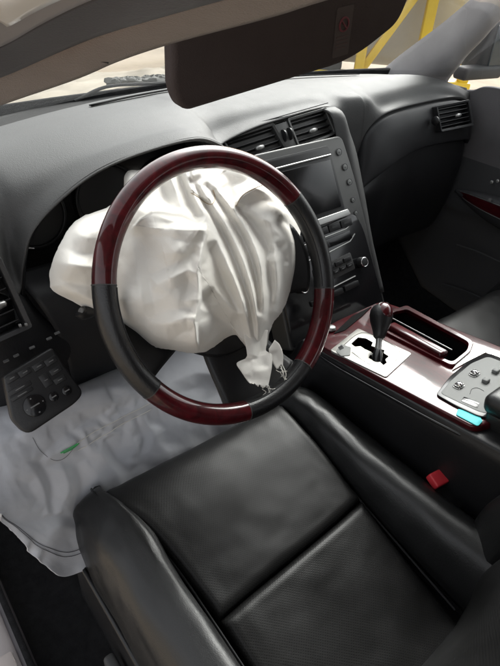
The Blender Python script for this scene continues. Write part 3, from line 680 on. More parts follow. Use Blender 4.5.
for i in range(4):
    x0 = -.02+i*.026; slab('key', rounded([sp(x0, .219-i*.0015, .009), sp(x0+.022, .218-i*.0015, .009), sp(x0+.023, .228-i*.0015, .009), sp(x0+.001, .229-i*.0015, .009)], .002), SN, .005, M['black_plastic'], stack, .001)
tube('trim_line', [sp(-.03, .268, .006), sp(.03, .264, .006), sp(.085, .260, .006)], .0015, M['silver_trim'], stack, 6)
for px, py in ((365, 262), (305, 288)):
    c = sq(px, py, .018)
    k = lathe('knob', c-SN*.020, SN, [(0, .0135), (.004, .0135), (.005, .0115), (.018, .0105), (.020, .009), (.0205, .006)], M['black_plastic'], stack, 24)
    th = np.linspace(0, 2*math.pi, 25); u_ = X; v_ = np.cross(SN, X); tube('knob_ring', [c-SN*.001+(u_*math.cos(t)+v_*math.sin(t))*.0098 for t in th], .0014, M['chrome'], k, 8)
for i in range(5):
    x0 = -.02+i*.021; slab('key', rounded([sp(x0, .234-i*.0013, .009), sp(x0+.018, .233-i*.0013, .009), sp(x0+.0185, .241-i*.0013, .009), sp(x0+.0005, .242-i*.0013, .009)], .0015), SN, .005, M['black_plastic'], stack, .0008)
    slab('key_marking', [sp(x0+.005, .2372-i*.0013, .0093), sp(x0+.013, .2367-i*.0013, .0093), sp(x0+.013, .2385-i*.0013, .0093), sp(x0+.005, .239-i*.0013, .0093)], SN, .0003, M['marking'], stack, 0)
for i in range(3):
    x0 = -.055+i*.05; slab('key', rounded([sp(x0, .276-i*.002, .009), sp(x0+.044, .2745-i*.002, .009), sp(x0+.045, .286-i*.002, .009), sp(x0+.001, .2875-i*.002, .009)], .002), SN, .005, M['black_plastic'], stack, .0008)
# column of round buttons on the right of the screen
for px, py, r_ in ((339, 152, .0065), (345, 167, .0062), (349.5, 182, .006), (353, 200, .0045), (356, 213, .0045), (359.5, 226, .0045)):
    c = sq(px, py, .001); rg = disc('button', c+SN*.0012, SN, r_, .006, M['panel_grey'], stack, .0010)
    tube('button_ring', [c+SN*.0008+(X*math.cos(t)+np.cross(SN, X)*math.sin(t))*(r_+.0006) for t in np.linspace(0, 2*math.pi, 21)], .0006, M['gloss_black'], stack, 5)
    slab('button_marking', [c+SN*.0016-X*r_*.4, c+SN*.0016-X*r_*.4-SDN*-.0012, c+SN*.0016+X*r_*.4-SDN*-.0012, c+SN*.0016+X*r_*.4], SN, .0003, M['black_plastic'], stack, 0)
# dash flank between stack and passenger panel
ctrl = []
for t in np.linspace(0, 1, 8):
    v = -.070+.39*t; e = sp(xr+.002+.022*t, v, -.004)
    g = A(.218+.03*t, .325-.02*t, .735-.30*t)
    g = A(*(np.interp(t, [0, .14, .3, .55, 1], [.165, .188, .214, .236, .26]) for _ in (0,)), np.interp(t, [0, .14, .3, .55, 1], [.352, .347, .336, .314, .33]), np.interp(t, [0, .14, .3, .55, 1], [.762, .740, .70, .60, .36]))
    md = e*.55+g*.45+A(.004, -.006, .002)
    ctrl.append([e+A(-.02, .012, 0), e, md, g, g+A(.02, .03, 0)])
ctrl.insert(0, [A(.118, .347, .771), A(.142, .3425, .7715), A(.156, .3425, .7705), A(.170, .347, .763), A(.19, .36, .75)])
sheet('stack_flank', surf(ctrl, 30, 20), M['dash_pad'], dash, thick=.004, toward=EYE)
# fold-out switch panel and key strip at the lower left
KN = nrm(A(0, -.8, .6)); KP = (A(-.599, .08, .611), KN); kq = lambda x, y, h=0: at(x, y, pl=(KP[0]+KN*h, KN))
kpanel = slab('switch_panel', rounded([kq(3, 376), kq(52, 347), kq(84, 393), kq(76, 403), kq(27, 436), kq(12, 420)], [.004, .004, .01, .01, .012, .006]), KN, .018, M['black_plastic'], dash, .003, 3)
def kkey(px, py, w_, h_, lab=True, rot=0, mat='black_plastic'):
    ex = nrm(kq(px+10, py-5.9)-kq(px, py)); ey = nrm(kq(px+6.5, py+9.4)-kq(px, py)); c = kq(px, py, .0007)
    o = slab('key', rounded([c-ex*w_-ey*h_, c+ex*w_-ey*h_, c+ex*w_+ey*h_, c-ex*w_+ey*h_], .0015), KN, .004, M[mat], kpanel, .0007)
    if lab:
        c2 = c+KN*.0003; slab('key_marking', [c2-ex*w_*.4-ey*.0005, c2+ex*w_*.4-ey*.0005, c2+ex*w_*.4+ey*.0005, c2-ex*w_*.4+ey*.0005], KN, .0003, M['mesh_mid' if rot else 'marking'], kpanel, 0)
for a_ in ((12, 378, .008, .0045), (25, 372, .008, .0045), (39, 366, .008, .0045), (51, 361, .008, .0045), (20, 388, .015, .0035), (56, 370.5, .008, .0042), (60, 379.5, .008, .0042), (22, 394, .015, .003), (46, 380, .006, .009)): kkey(*a_)
for px, py, r_ in ((35, 405.5, .0145), (54, 396.5, .0065), (67, 390.5, .0065)):
    c = kq(px, py, .003); d_ = disc('round_switch', c, KN, r_, .006, M['gloss_black'], kpanel, .0015)
    ex = nrm(kq(px+10, py-5.9)-kq(px, py)); ey = nrm(kq(px+6.5, py+9.4)-kq(px, py))
    ms = [(0, 0, r_*.5)] if r_ < .01 else [(0, 0, r_*.42), (0, -r_*.7, .001), (0, r_*.7, .001), (-r_*.75, 0, .0008), (r_*.75, 0, .0008)]
    for a_, b_, hw in ms:
        q = c+ex*a_+ey*b_+KN*.0004; slab('switch_marking', [q-ex*hw-ey*.0008, q+ex*hw-ey*.0008, q+ex*hw+ey*.0008, q-ex*hw+ey*.0008], KN, .0003, M['marking'], kpanel, 0)
for px, py in ((6, 361), (16, 355.5), (32, 347.5), (49, 338.5), (57, 333)):
    c = at(px, py, y=.112); box('label_mark', c, (nrm(A(1, 0, .1)), Y, Z), (.007, .004, .0016), M['marking'], dash, 0)
for px, py in ((20, 324.5), (26, 323.5)):
    c = at(px, py+1, y=.096); box('label_mark', c, (X, Y, Z), (.003, .004, .0025), M['marking'], dash, 0)

# ================================================================== steering wheel
wheel = thing('steering_wheel', 'burgundy wood and black leather steering wheel with airbag spilling out', 'steering wheel', tuple(WC))
RM, rm = .1745, .0155
def rim_arc(name, a0, a1, mat, rr, n=None):
    n = n or max(12, int(abs(a1-a0)/2)); V = []; k = 20
    for i in range(n+1):
        t = R(a0+(a1-a0)*i/n); c = WP(RM*math.cos(t), RM*math.sin(t)); o = E1*math.cos(t)+E2*math.sin(t)
        for j in range(k):
            p = 2*math.pi*j/k; V.append(c+o*rr*math.cos(p)*.95+WN*rr*math.sin(p)*1.06)
    F = gfaces(n+1, k, cv=True)+[tuple(range(k))[::-1], tuple(range(n*k, n*k+k))]
    return put(name, mesh(V, F, ang=50), mat, wheel)
for a0, a1, wd in ((32, 163, 1), (163, 211, 0), (211, 261, 1), (261, 301, 0), (301, 343, 1), (343, 392, 0)):
    seg = rim_arc('wood_rim' if wd else 'leather_rim', a0+.25, a1-.25, M['burgundy_wood' if wd else 'wheel_leather'], rm+(.0002 if wd else 0))
    if not wd:
        for off in (-.6,):
            t = [R(a0+1+(a1-a0-2)*i/40) for i in range(41)]
            tube('seam', [WP((RM-rm*.78)*math.cos(q), (RM-rm*.78)*math.sin(q), rm*.62) for q in t], .0009, M['stitch'], seg, 6)
    else:
        for a_ in (a0, a1):
            rim_arc('joint_ring', a_-.24, a_+.24, M['mesh_mid'], rm+.0004, 1)
def spoke(name, ths, rs, mat, h0=-.035, h1=-.004):
    """blade from hub to rim; ths: (a0,a1) at hub and rim with flare"""
    n, m_ = 24, 16; P = np.empty((n, m_, 3))
    for i in range(n):
        t = i/(n-1); r_ = .055+(RM-.055-.006)*t
        fl = t**3
        a0 = ths[0]+(ths[2]-ths[0])*t-rs*fl; a1 = ths[1]+(ths[3]-ths[1])*t+rs*fl
        for j in range(m_):
            s = j/(m_-1); q = R(a0+(a1-a0)*s); h = h0+(h1-h0)*(t**1.6)+.012*math.sin(math.pi*s)**.6-.012
            P[i, j] = WP(r_*math.cos(q), r_*math.sin(q), h)
    return sheet(name, P, mat, wheel, thick=.014, toward=WP(0, 0, 1))
spoke('spoke', (170, 232, 184, 206), 8, M['black_plastic'], -.055, -.020)
spoke('spoke', (-36, 26, -10, 12), 8, M['black_plastic'], -.055, -.020)
spoke('spoke', (-125, -45, -98, -66), 8, M['black_plastic'], -.045, -.008)
lathe('hub', WP(0, 0, -.11), WN, [(0, .06), (.05, .09), (.075, .098), (.082, .094), (.080, .07), (.06, .06)], M['black_plastic'], wheel, 40)

# ================================================================== driver airbag
def heights(ctrl):
    """thin-plate interpolation of (px, py, h)"""
    C = np.array(ctrl, float); n = len(C)
    def ph(d2): return np.where(d2 > 0, .5*d2*np.log(d2+1e-12), 0)
    xy = C[:, :2]/100; K = ph(((xy[:, None]-xy[None])**2).sum(-1))+np.eye(n)*1e-3; Pm = np.c_[np.ones(n), xy]
    S = np.block([[K, Pm], [Pm.T, np.zeros((3, 3))]]); sol = np.linalg.solve(S, np.r_[C[:, 2], 0, 0, 0])
    def f(Xp, Yp):
        q = np.stack([Xp/100, Yp/100], -1); d2 = ((q[..., None, :]-xy)**2).sum(-1)
        return ph(d2)@sol[:n]+sol[n]+q@sol[n+1:]
    return f
bag_outline = [(50, 287), (50, 270), (56, 252), (70, 227), (84, 216), (108, 207), (122, 195), (124, 178), (128, 171), (138, 170), (150, 168), (172, 158), (195, 154), (222, 157), (250, 166), (262, 178), (276, 186), (290, 204), (299, 222), (300, 240), (297, 268), (288, 298), (281, 313),
               (274, 322), (269, 334), (266, 348), (257, 353), (249, 350), (242, 342), (236, 335), (226, 338), (214, 347), (204, 352), (190, 353), (172, 350), (153, 346), (134, 332), (115, 324), (92, 313), (72, 301), (57, 294)]
bag_h = heights([(50, 287, -.075), (50, 268, -.075), (70, 227, -.075), (108, 207, -.075), (124, 180, -.085), (138, 170, -.085), (172, 158, -.08), (222, 157, -.08), (255, 172, -.065), (290, 204, -.045), (300, 235, -.035), (288, 298, -.02), (266, 332, .0), (238, 333, .0), (204, 352, .0), (172, 349, -.01), (138, 334, -.02), (92, 313, -.07),
                 (75, 262, -.052), (90, 290, -.058), (100, 240, -.055), (118, 215, -.06), (118, 270, -.040), (122, 300, -.012), (130, 316, -.010), (130, 230, -.048), (145, 195, -.062), (108, 290, -.056), (105, 255, -.052), (112, 305, -.050),
                 (160, 250, .020), (160, 290, .026), (185, 300, .034), (190, 245, .032), (175, 228, .018), (140, 285, .002), (145, 318, .002), (150, 226, -.006), (180, 335, .024), (196, 335, .024),
                 (165, 200, -.055), (185, 208, -.035), (210, 290, .014), (232, 302, .020), (215, 240, -.004), (210, 205, -.035), (195, 180, -.06), (235, 185, -.062), (230, 205, -.04), (250, 240, -.002), (268, 215, -.010), (282, 250, .002), (270, 295, .014), (255, 320, .018), (238, 268, .012)])
def flap(Xp, Yp, poly, side, H, wdt, L, fade=.12):
    d, s, al = polydist(Xp, Yp, poly); s = d*s*side
    f = np.clip(np.minimum(al, 1-al)/fade, 0, 1); f = f*f*(3-2*f)
    return H*f/(1+np.exp(-s/wdt*3))*np.exp(-np.maximum(s, 0)/L)
def ridge(Xp, Yp, poly, H, wl, wr, fade=.2):
    d, s, al = polydist(Xp, Yp, poly); wd = np.where(s > 0, wl, wr); f = np.clip(np.minimum(al, 1-al)/fade, 0, 1)
    return H*f*np.exp(-(d/wd)**2)
bag_creases = crease_field([
    # front panel: rolled top edge, dip under it, hard right edge, lazy creases
    [(130, 238, .000), (140, 222, .008), (152, 215, .014), (170, 219, .011), (190, 225, .011), (207, 233, .016)],
    [(146, 234, -.003), (172, 238, -.004), (192, 243, -.001)],
    [(208, 236, .014), (202, 255, .010), (198, 275, .010), (200, 300, .008), (195, 324, .006), (197, 345, .002)],
    [(157, 284, .004), (177, 275, .005), (193, 268, .004)], [(162, 270, -.004), (179, 261, -.005), (194, 251, -.002)],
    [(142, 322, .000), (165, 324, .005), (186, 318, .003)], [(168, 344, -.003), (180, 334, -.005), (192, 330, -.002)],
    [(134, 248, .004), (138, 280, .005), (144, 312, .002)], [(146, 255, -.002), (150, 285, -.003), (154, 305, -.002)],
    # gathers between rim and panel
    [(146, 174, .004), (152, 190, .006), (158, 206, .001)], [(156, 172, -.005), (163, 190, -.006), (170, 208, -.006)], [(166, 166, .006), (174, 186, .008), (184, 210, .003)], [(174, 164, -.005), (183, 186, -.007), (196, 216, -.006)],
    # fan of folds from the top to the tail
    [(184, 170, .006), (194, 196, .012), (212, 228, .013), (228, 264, .012), (242, 300, .010), (251, 338, .006)],
    [(210, 250, -.003), (222, 278, -.003), (236, 308, -.002), (247, 336, .000)],
    [(193, 182, -.004), (208, 210, -.006), (227, 244, -.007), (242, 280, -.006), (252, 314, -.004), (255, 344, -.001)],
    [(200, 186, .004), (218, 212, .010), (237, 246, .012), (250, 282, .010), (256, 316, .008), (258, 345, .004)],
    [(207, 186, -.004), (224, 210, -.006), (242, 238, -.007), (254, 270, -.006), (259, 305, -.004)],
    [(212, 182, .003), (228, 202, .010), (246, 228, .013), (258, 256, .012), (263, 290, .008), (262, 330, .004)],
    [(222, 190, -.006), (236, 206, -.007), (252, 226, -.008), (264, 250, -.007), (268, 280, -.006), (268, 312, -.002)],
    [(206, 262, .002), (214, 286, .006), (229, 304, .005), (243, 318, .003)], [(202, 300, -.004), (216, 318, -.006), (234, 326, -.004)],
    # upper cream panel and right lobe
    [(198, 166, .004), (203, 178, .003), (214, 188, .002)], [(216, 160, -.004), (222, 172, -.005), (232, 186, -.008)], [(236, 162, .004), (242, 172, .003), (248, 180, -.002)],
    [(234, 208, .006), (241, 197, .011), (252, 190, .012), (268, 186, .012), (282, 192, .009), (292, 206, .005)],
    [(246, 206, .000), (258, 214, .003), (270, 222, .010)], [(270, 222, .010), (284, 214, .008), (296, 214, .004)], [(270, 222, .010), (282, 236, .008), (297, 246, .002)], [(270, 222, .010), (274, 242, .004), (276, 262, .007)],
    [(262, 200, -.003), (278, 204, -.004)], [(284, 222, -.004), (294, 230, -.005)], [(262, 232, -.006), (270, 250, -.007)], [(280, 250, -.005), (286, 262, -.005)],
    [(276, 262, .007), (278, 288, .008), (274, 312, .004)], [(283, 264, -.004), (284, 282, -.005), (281, 300, -.003)], [(290, 252, .004), (291, 272, .005), (287, 294, .002)], [(270, 266, -.005), (272, 290, -.006), (269, 314, -.003)],
    # left lobe
    [(54, 262, .002), (76, 266, .006), (102, 268, .003)], [(58, 279, -.003), (80, 285, -.004), (106, 288, -.002)], [(72, 230, .002), (88, 238, .005), (110, 236, .002)], [(64, 248, -.003), (84, 254, -.004), (106, 252, -.003)], [(84, 218, .002), (100, 222, .004), (116, 216, .001)], [(66, 292, .002), (84, 299, .004), (108, 306, .001)]],
    (40, 145, 310, 360), .0022, 19, 1.15, 5, 7)
bag_fine = crease_field([], (40, 145, 310, 360), .0010, 8.5, .7, 15); bag_mid = crease_field([], (40, 145, 310, 360), .0013, 14, .9, 16)
def bag_detail(Xp, Yp):
    h = 1.5*bag_creases(Xp, Yp)+bag_fine(Xp, Yp)+bag_mid(Xp, Yp)
    # layers lying over one another
    h = h+flap(Xp, Yp, [(128, 232), (140, 219), (152, 212), (166, 212), (184, 217), (200, 224), (210, 231)], 1, .021, 1.5, 28, .14)
    h = h+flap(Xp, Yp, [(207, 222), (207, 234), (203, 250), (199, 272), (201, 298), (196, 322), (199, 350), (198, 368)], 1, .022, 1.5, 34, .10)
    h = h+flap(Xp, Yp, [(230, 212), (237, 198), (249, 188), (266, 182.5), (285, 189), (298, 205)], 1, .014, 1.6, 24, .10)
    h = h+flap(Xp, Yp, [(190, 164), (192, 180), (191, 190), (200, 197), (212, 202)], -1, .008, 1.5, 20, .12)
    return h
def build_bag(name, outline, centre, hf, det, parent, mat, n0=250, roll=.022):
    oc = cr1(np.array(outline+[outline[0]], float), np.linspace(0, len(outline), 1600, endpoint=False)); c = np.array(centre, float)
    d = oc-c; an = np.arctan2(d[:, 1], d[:, 0]); o_ = np.argsort(an); an, ra = an[o_], np.hypot(*d.T)[o_]
    an = np.r_[an-2*np.pi, an, an+2*np.pi]; ra = np.r_[ra, ra, ra]
    def grid(n):
        g = np.linspace(-1, 1, n); gx_, gy_ = np.meshgrid(g, g, indexing='ij')
        u = gx_*np.sqrt(1-gy_**2/2); v = gy_*np.sqrt(1-gx_**2/2); rho = np.clip(np.hypot(u, v), 0, 1); th = (np.arctan2(v, u)+R(20)+np.pi) % (2*np.pi)-np.pi
        rr = np.interp(th, an, ra)*rho; Xp, Yp = c[0]+rr*np.cos(th), c[1]+rr*np.sin(th)
        return Xp, Yp, rho, CF+CR*((Xp-250)/FPX)[..., None]-CU*((Yp-333)/FPX)[..., None]
    def lift(H): return CAM+(((WC-CAM)@WN+H)/(D@WN))[..., None]*D
    def surplus(Xp, Yp, s_): return np.clip(s_*(1+.5*fbm(Xp/40, Yp/40, 77, 2)+1.2*np.exp(-((Xp-255)/40)**2-((Yp-250)/60)**2)+.9*np.exp(-((Xp-175)/40)**2-((Yp-192)/24)**2)), .004, .3)
    n = n0; P = None
    for lev, (s_, it, k_) in enumerate(((.012, 120, .02),)):
        Xp, Yp, rho, D = grid(n); edge = roll*np.clip((rho-.84)/.16, 0, 1)**2.5
        if P is None:
            P = lift(hf(Xp, Yp)+det(Xp, Yp)*np.clip((1-rho)*9, .15, 1)-edge)
        else:
            Pn = upsample(P); Q = lift(hf(Xp, Yp)+det(Xp, Yp)*np.clip((1-rho)*12, .3, 1)-edge)
            wgt = np.clip(rho*12-11, 0, 1)[..., None]; P = Pn*(1-wgt)+Q*wgt
        P = relax(P, gnormal(P, WN), surplus(Xp, Yp, s_), it, k_, 3+lev, (.0005,)[lev])
    Bk = lift(hf(Xp, Yp)-edge-.055*(1-rho**3)-.03*(1-rho**14)); Bk[0], Bk[-1], Bk[:, 0], Bk[:, -1] = P[0], P[-1], P[:, 0], P[:, -1]
    V = np.concatenate([P.reshape(-1, 3), Bk.reshape(-1, 3)]); F = gfaces(n, n); F = F+[tuple(i+n*n for i in f[::-1]) for f in F]
    uv = np.stack([(V-WC)@E1, (V-WC)@E2], -1)
    return put(name, mesh(V, F, uv), mat, parent)
bag = thing('driver_airbag', 'limp white fabric airbag hanging deflated from the steering wheel hub', 'airbag', tuple(WP(0, 0, -.02)))
build_bag('bag', bag_outline, (195, 262), bag_h, bag_detail, bag, M['airbag_white'])
# tail: narrow strip ending in a torn flag, and a second torn shred
def wq(px, py, h): return at(px, py, pl=(WC+WN*h, WN))
tail_f = crease_field([[(252, 330, .004), (254, 350, .004), (252, 366, .002), (254, 384, .001)], [(259, 330, -.002), (260, 350, -.003), (264, 366, -.002)], [(238, 364, .0), (250, 360, -.003), (262, 356, -.002), (271, 352, .001)], [(246, 374, .002), (258, 371, .003), (270, 368, .001)]], (225, 320, 295, 400), .0012, 9, .9, 4, 4)
def strip(name, L_, R_, h0, nu=60, nv=26, seed=2):
    a_, b_ = curve([A(*p, 0) for p in L_], nu), curve([A(*p, 0) for p in R_], nu); t_ = np.linspace(0, 1, nv)
    Q = a_[:, None]*(1-t_[None, :, None])+b_[:, None]*t_[None, :, None]
    Q[-1, :, 1] += 2.2*fbm(t_*9, t_*0+seed, 4, 3); Q[-2, :, 1] += 1.0*fbm(t_*9, t_*0+seed, 4, 3)
    Hh = h0+tail_f(Q[..., 0], Q[..., 1])*1.3
    P_ = np.array([[wq(Q[i, j, 0], Q[i, j, 1], Hh[i, j]) for j in range(nv)] for i in range(nu)])
    return sheet(name, P_, M['airbag_white'], bag, thick=.0008, toward=EYE)
strip('torn_tail', [(243, 330), (245, 342), (247, 352), (246, 358), (237, 363), (241, 371), (247, 380), (251, 384)], [(268, 330), (267, 342), (266, 350), (268, 352), (272, 355), (272, 366), (270, 378), (268, 387)], np.linspace(-.004, .012, 60)[:, None])
strip('torn_shred', [(269, 349), (270, 356), (273, 363), (277, 369)], [(275, 340), (280, 345), (283, 354), (283, 364)], .004, 30, 12, 5)
for pl_ in ([(191, 193), (198, 197), (206, 203), (212, 204), (215, 198), (213, 190)], [(236, 206), (242, 196), (252, 189.5), (266, 184.5), (276, 186)]) :
    C_ = curve([A(*p, 0) for p in pl_], 30); Xq, Yq = C_[:, 0], C_[:, 1]; Hq = bag_h(Xq, Yq)+bag_detail(Xq, Yq)
    tube('scorched_seam', [wq(x, y, h+.0006) for x, y, h in zip(Xq, Yq, Hq)], .0006, M['scorch'], bag, 5)
for k, pts_ in enumerate(([(268, 384), (270, 390), (267, 394)], [(266, 387), (272, 389), (277, 388)], [(267, 385), (270, 393), (274, 396)], [(281, 366), (283, 373), (286, 381)], [(280, 368), (284, 372), (281, 377)], [(282, 364), (286, 374), (284, 382)],
                          [(276, 370), (280, 372), (287, 371)], [(262, 389), (266, 392), (263, 395)], [(280, 372), (285, 379), (289, 378)])):
    tube('loose_thread', curve([wq(x, y, .006+.004*(i % 2)) for i, (x, y) in enumerate(pts_)], 12), .0004 if k not in (3, 5) else .0007, M['thread'], bag, 5)
# sewn hem line of the upper panel
def on_bag(px, py, lift=.0008):
    Xp, Yp = np.array([[float(px)]]), np.array([[float(py)]]); return wq(px, py, float((bag_h(Xp, Yp)+bag_detail(Xp, Yp))[0, 0])+lift)

# ================================================================== knee airbag
knee = thing('knee_airbag', 'grey fabric knee airbag draped limp below the steering column', 'airbag', (-.5, .08, .3))
K = [[A(-.74, .17, .50), A(-.67, .16, .49), A(-.60, .16, .47), A(-.50, .17, .46), A(-.42, .17, .46), A(-.32, .17, .46), A(-.22, .17, .45)],
     [at(-30, 452, y=.075), at(18, 425, y=.085), at(66, 398, y=.095), at(118, 385, y=.105), at(165, 375, y=.12), at(210, 362, y=.125), at(250, 356, y=.14)],
     [at(-30, 470, y=.055), at(18, 452, y=.06), at(64, 436, y=.07), at(115, 420, y=.08), at(165, 402, y=.09), at(215, 392, y=.11), at(258, 385, y=.13)],
     [at(-25, 488, y=.03), at(16, 485, y=.04), at(58, 478, y=.05), at(108, 460, y=.065), at(165, 440, y=.075), at(225, 420, y=.09), at(272, 405, y=.11)],
     [at(-18, 500, y=.015), at(18, 508, y=.02), at(52, 516, y=.025), at(96, 502, y=.05), at(160, 468, y=.06), at(228, 442, y=.075), at(280, 420, y=.09)],
     [at(-12, 504, y=.005), at(16, 523, y=.005), at(46, 545, y=.005), at(84, 545, y=.02), at(150, 500, y=.05), at(230, 462, y=.06), at(285, 435, y=.08)],
     [at(-8, 504, y=.0), at(14, 530, y=.0), at(40, 561, y=-.005), at(76, 574, y=.0), at(145, 520, y=.05), at(230, 475, y=.06), at(288, 445, y=.08)]]
nu, nv = 190, 260
P = surf(K, nu, nv); I, J = np.meshgrid(np.linspace(0, 1, nu), np.linspace(0, 1, nv), indexing='ij')
N_ = np.cross(np.gradient(P, axis=1), np.gradient(P, axis=0)); N_ /= np.linalg.norm(N_, axis=2)[..., None]
if N_[nu//2, nv//2]@(CAM-P[nu//2, nv//2]) < 0: N_ = -N_
# photo position of every point steers the folds to where the cloth shows them
d_ = P-CAM; zz = d_@CF; PX = 250+FPX*(d_@CR)/zz; PY = 333-FPX*(d_@CU)/zz
kl = [[(50, 455, .003), (85, 433, .007), (120, 415, .007), (156, 398, .004)], [(46, 450, -.003), (82, 426, -.004), (118, 408, -.004), (152, 391, -.002)], [(60, 462, -.004), (92, 442, -.005), (126, 423, -.004), (160, 406, -.002)],
      [(96, 446, .006), (104, 458, .010), (114, 470, .008), (122, 486, .004)], [(106, 440, -.006), (117, 458, -.007), (130, 472, -.004)], [(62, 470, .006), (66, 490, .009), (60, 512, .005)], [(76, 466, -.005), (84, 488, -.007), (80, 508, -.005)], [(86, 462, .005), (98, 482, .008), (94, 504, .005)],
      [(128, 428, .004), (134, 446, .008), (130, 462, .003)], [(144, 418, .004), (152, 434, .007), (148, 452, .003)], [(138, 424, -.004), (144, 440, -.006), (140, 456, -.003)],
      [(28, 466, .004), (42, 490, .008), (48, 514, .004)], [(40, 462, -.004), (52, 484, -.006), (54, 504, -.004)], [(8, 470, .004), (20, 492, .007), (30, 512, .003)],
      [(70, 416, .003), (100, 404, .006), (132, 393, .003)], [(84, 422, -.003), (108, 412, -.004), (136, 399, -.002)], [(168, 384, .003), (196, 373, .006), (226, 378, .003)], [(170, 396, -.003), (198, 388, -.004), (226, 392, -.002)],
      [(40, 534, .003), (58, 526, .006), (80, 530, .003)], [(36, 522, -.004), (56, 516, -.005), (84, 518, -.003)], [(70, 548, .003), (88, 540, .005), (104, 524, .003)]]
for k in range(18):      # puckers gathered along the double seam
    t_ = k/17; x0, y0 = 80+72*t_, 441-41*t_; ln = 8+8*random.random(); sd_ = 1 if k % 2 else -1
    kl.append([(x0+sd_*2, y0+sd_*3, .003*sd_), (x0+sd_*(.3*ln+2), y0+sd_*ln*.7+2, .0045*(1 if k % 3 else -1)), (x0+sd_*.4*ln+random.uniform(-3, 3), y0+sd_*ln*1.3+2, 0)])
knee_creases = crease_field(kl, (-40, 340, 300, 600), .0042, 21, 1.2, 8, 6)
knee_fine = crease_field([], (-40, 340, 300, 600), .0016, 9.5, .8, 18)
disp = .004*fbm(PX/60, PY/42, 11, 2)+.75*knee_creases(PX, PY)+.9*knee_fine(PX, PY)
hem = np.clip((I-.83)/.17, 0, 1)
disp = disp+.0035*hem*np.sin(J*60+3*np.sin(J*21)+2*np.sin(J*9))*np.clip((.62-J)/.1, 0, 1)
disp *= np.clip(I*7, .2, 1)
P = P+N_*disp[..., None]; P = relax(P, N_, .010, 90, .02, 5, .0004)
ka = sheet('bag', P, M['airbag_grey'], knee, thick=.0015, toward=EYE)
def on_knee(pts_, rad, mat, name, lift=.0012, n=60):
    C_ = curve([A(*p, 0) for p in pts_], n)[:, :2]; out = []
    for x, y in C_:
        k_ = np.argmin((PX-x)**2+(PY-y)**2); out.append(P.reshape(-1, 3)[k_]+N_.reshape(-1, 3)[k_]*lift)
    out = np.array(out); sm = out.copy()
    for _ in range(25): sm[1:-1] = (sm[:-2]+sm[1:-1]*2+sm[2:])/4
    tube(name, sm, rad, mat, ka, 5)
on_knee([(58, 452), (66, 447.5), (75, 443)], .0011, M['green_thread'], 'green_stitching', .0018, 14)
on_knee([(62, 452.5), (70, 448), (78, 443)], .0009, M['green_thread'], 'green_stitching', .0018, 14)
for o_ in (0, 7):
    on_knee([(75+o_*.5, 443+o_), (100+o_*.5, 428+o_), (125+o_*.3, 414+o_), (150, 402+o_)], .0005, M['thread'], 'seam_stitching', .0016)
for r_ in (160, 165):
    sm = P[r_, 4:152]+N_[r_, 4:152]*.0008; tube('hem_stitching', sm, .00045, M['dark_thread'], ka, 5)
on_knee([(33, 438), (38, 448), (46, 456), (56, 461), (66, 458), (72, 448)], .0003, M['dark_thread'], 'panel_seam', .0005)

# ================================================================== seats
def patch(name, ctrl, mat, parent, nu=50, nv=40, tuck=(1, 1, 1, 1), w_=.022, dep=.012, skirt=.02, puff=0, noise=.0008, seed=0, wrinkle=0):
    """upholstered panel: edges rolled down into the seams (tuck: u0,u1,v0,v1)"""
    P = surf(ctrl, nu, nv); N = np.cross(np.gradient(P, axis=1), np.gradient(P, axis=0)); N /= np.linalg.norm(N, axis=2)[..., None]+1e-9
    if N[nu//2, nv//2]@(CAM-P[nu//2, nv//2]) < 0 and N[nu//2, nv//2][2] <= .2 or N[nu//2, nv//2][2] < -.2: N = -N
    Lu = np.linalg.norm(np.diff(P, axis=0), axis=2).sum(0).mean(); Lv = np.linalg.norm(np.diff(P, axis=1), axis=2).sum(1).mean()
    I, J = np.meshgrid(np.linspace(0, 1, nu), np.linspace(0, 1, nv), indexing='ij')
    d = np.full(I.shape, 9.)
    if tuck[0]: d = np.minimum(d, I*Lu)
    if tuck[1]: d = np.minimum(d, (1-I)*Lu)
    if tuck[2]: d = np.minimum(d, J*Lv)
    if tuck[3]: d = np.minimum(d, (1-J)*Lv)
    e = np.clip(1-d/w_, 0, 1)
    wr = wrinkle*(np.clip(1-np.abs(fbm(I*Lu/.055+.3, J*Lv/.03, seed+40, 2))*2.2, 0, 1)**2)*(1-e) if wrinkle else 0
    P2 = P+N*(-wr-dep*(1-np.sqrt(np.clip(1-e*e, 0, 1)))+puff*np.sin(math.pi*I)*np.sin(math.pi*J)+noise*fbm(I*Lu/.05, J*Lv/.05, seed, 3)*(1-e))[..., None]
    F = gfaces(nu, nv); c = P2[nu//2, nv//2]
    fn_ = np.cross(P2[nu//2, nv//2+1]-c, P2[nu//2+1, nv//2]-c)
    if fn_@N[nu//2, nv//2] < 0: F = [f[::-1] for f in F]
    o = put(name, mesh(P2.reshape(-1, 3), F, arclen_uv(P)), mat, parent)
    s = o.modifiers.new('solid', 'SOLIDIFY'); s.thickness = .012; s.offset = -1
    return o
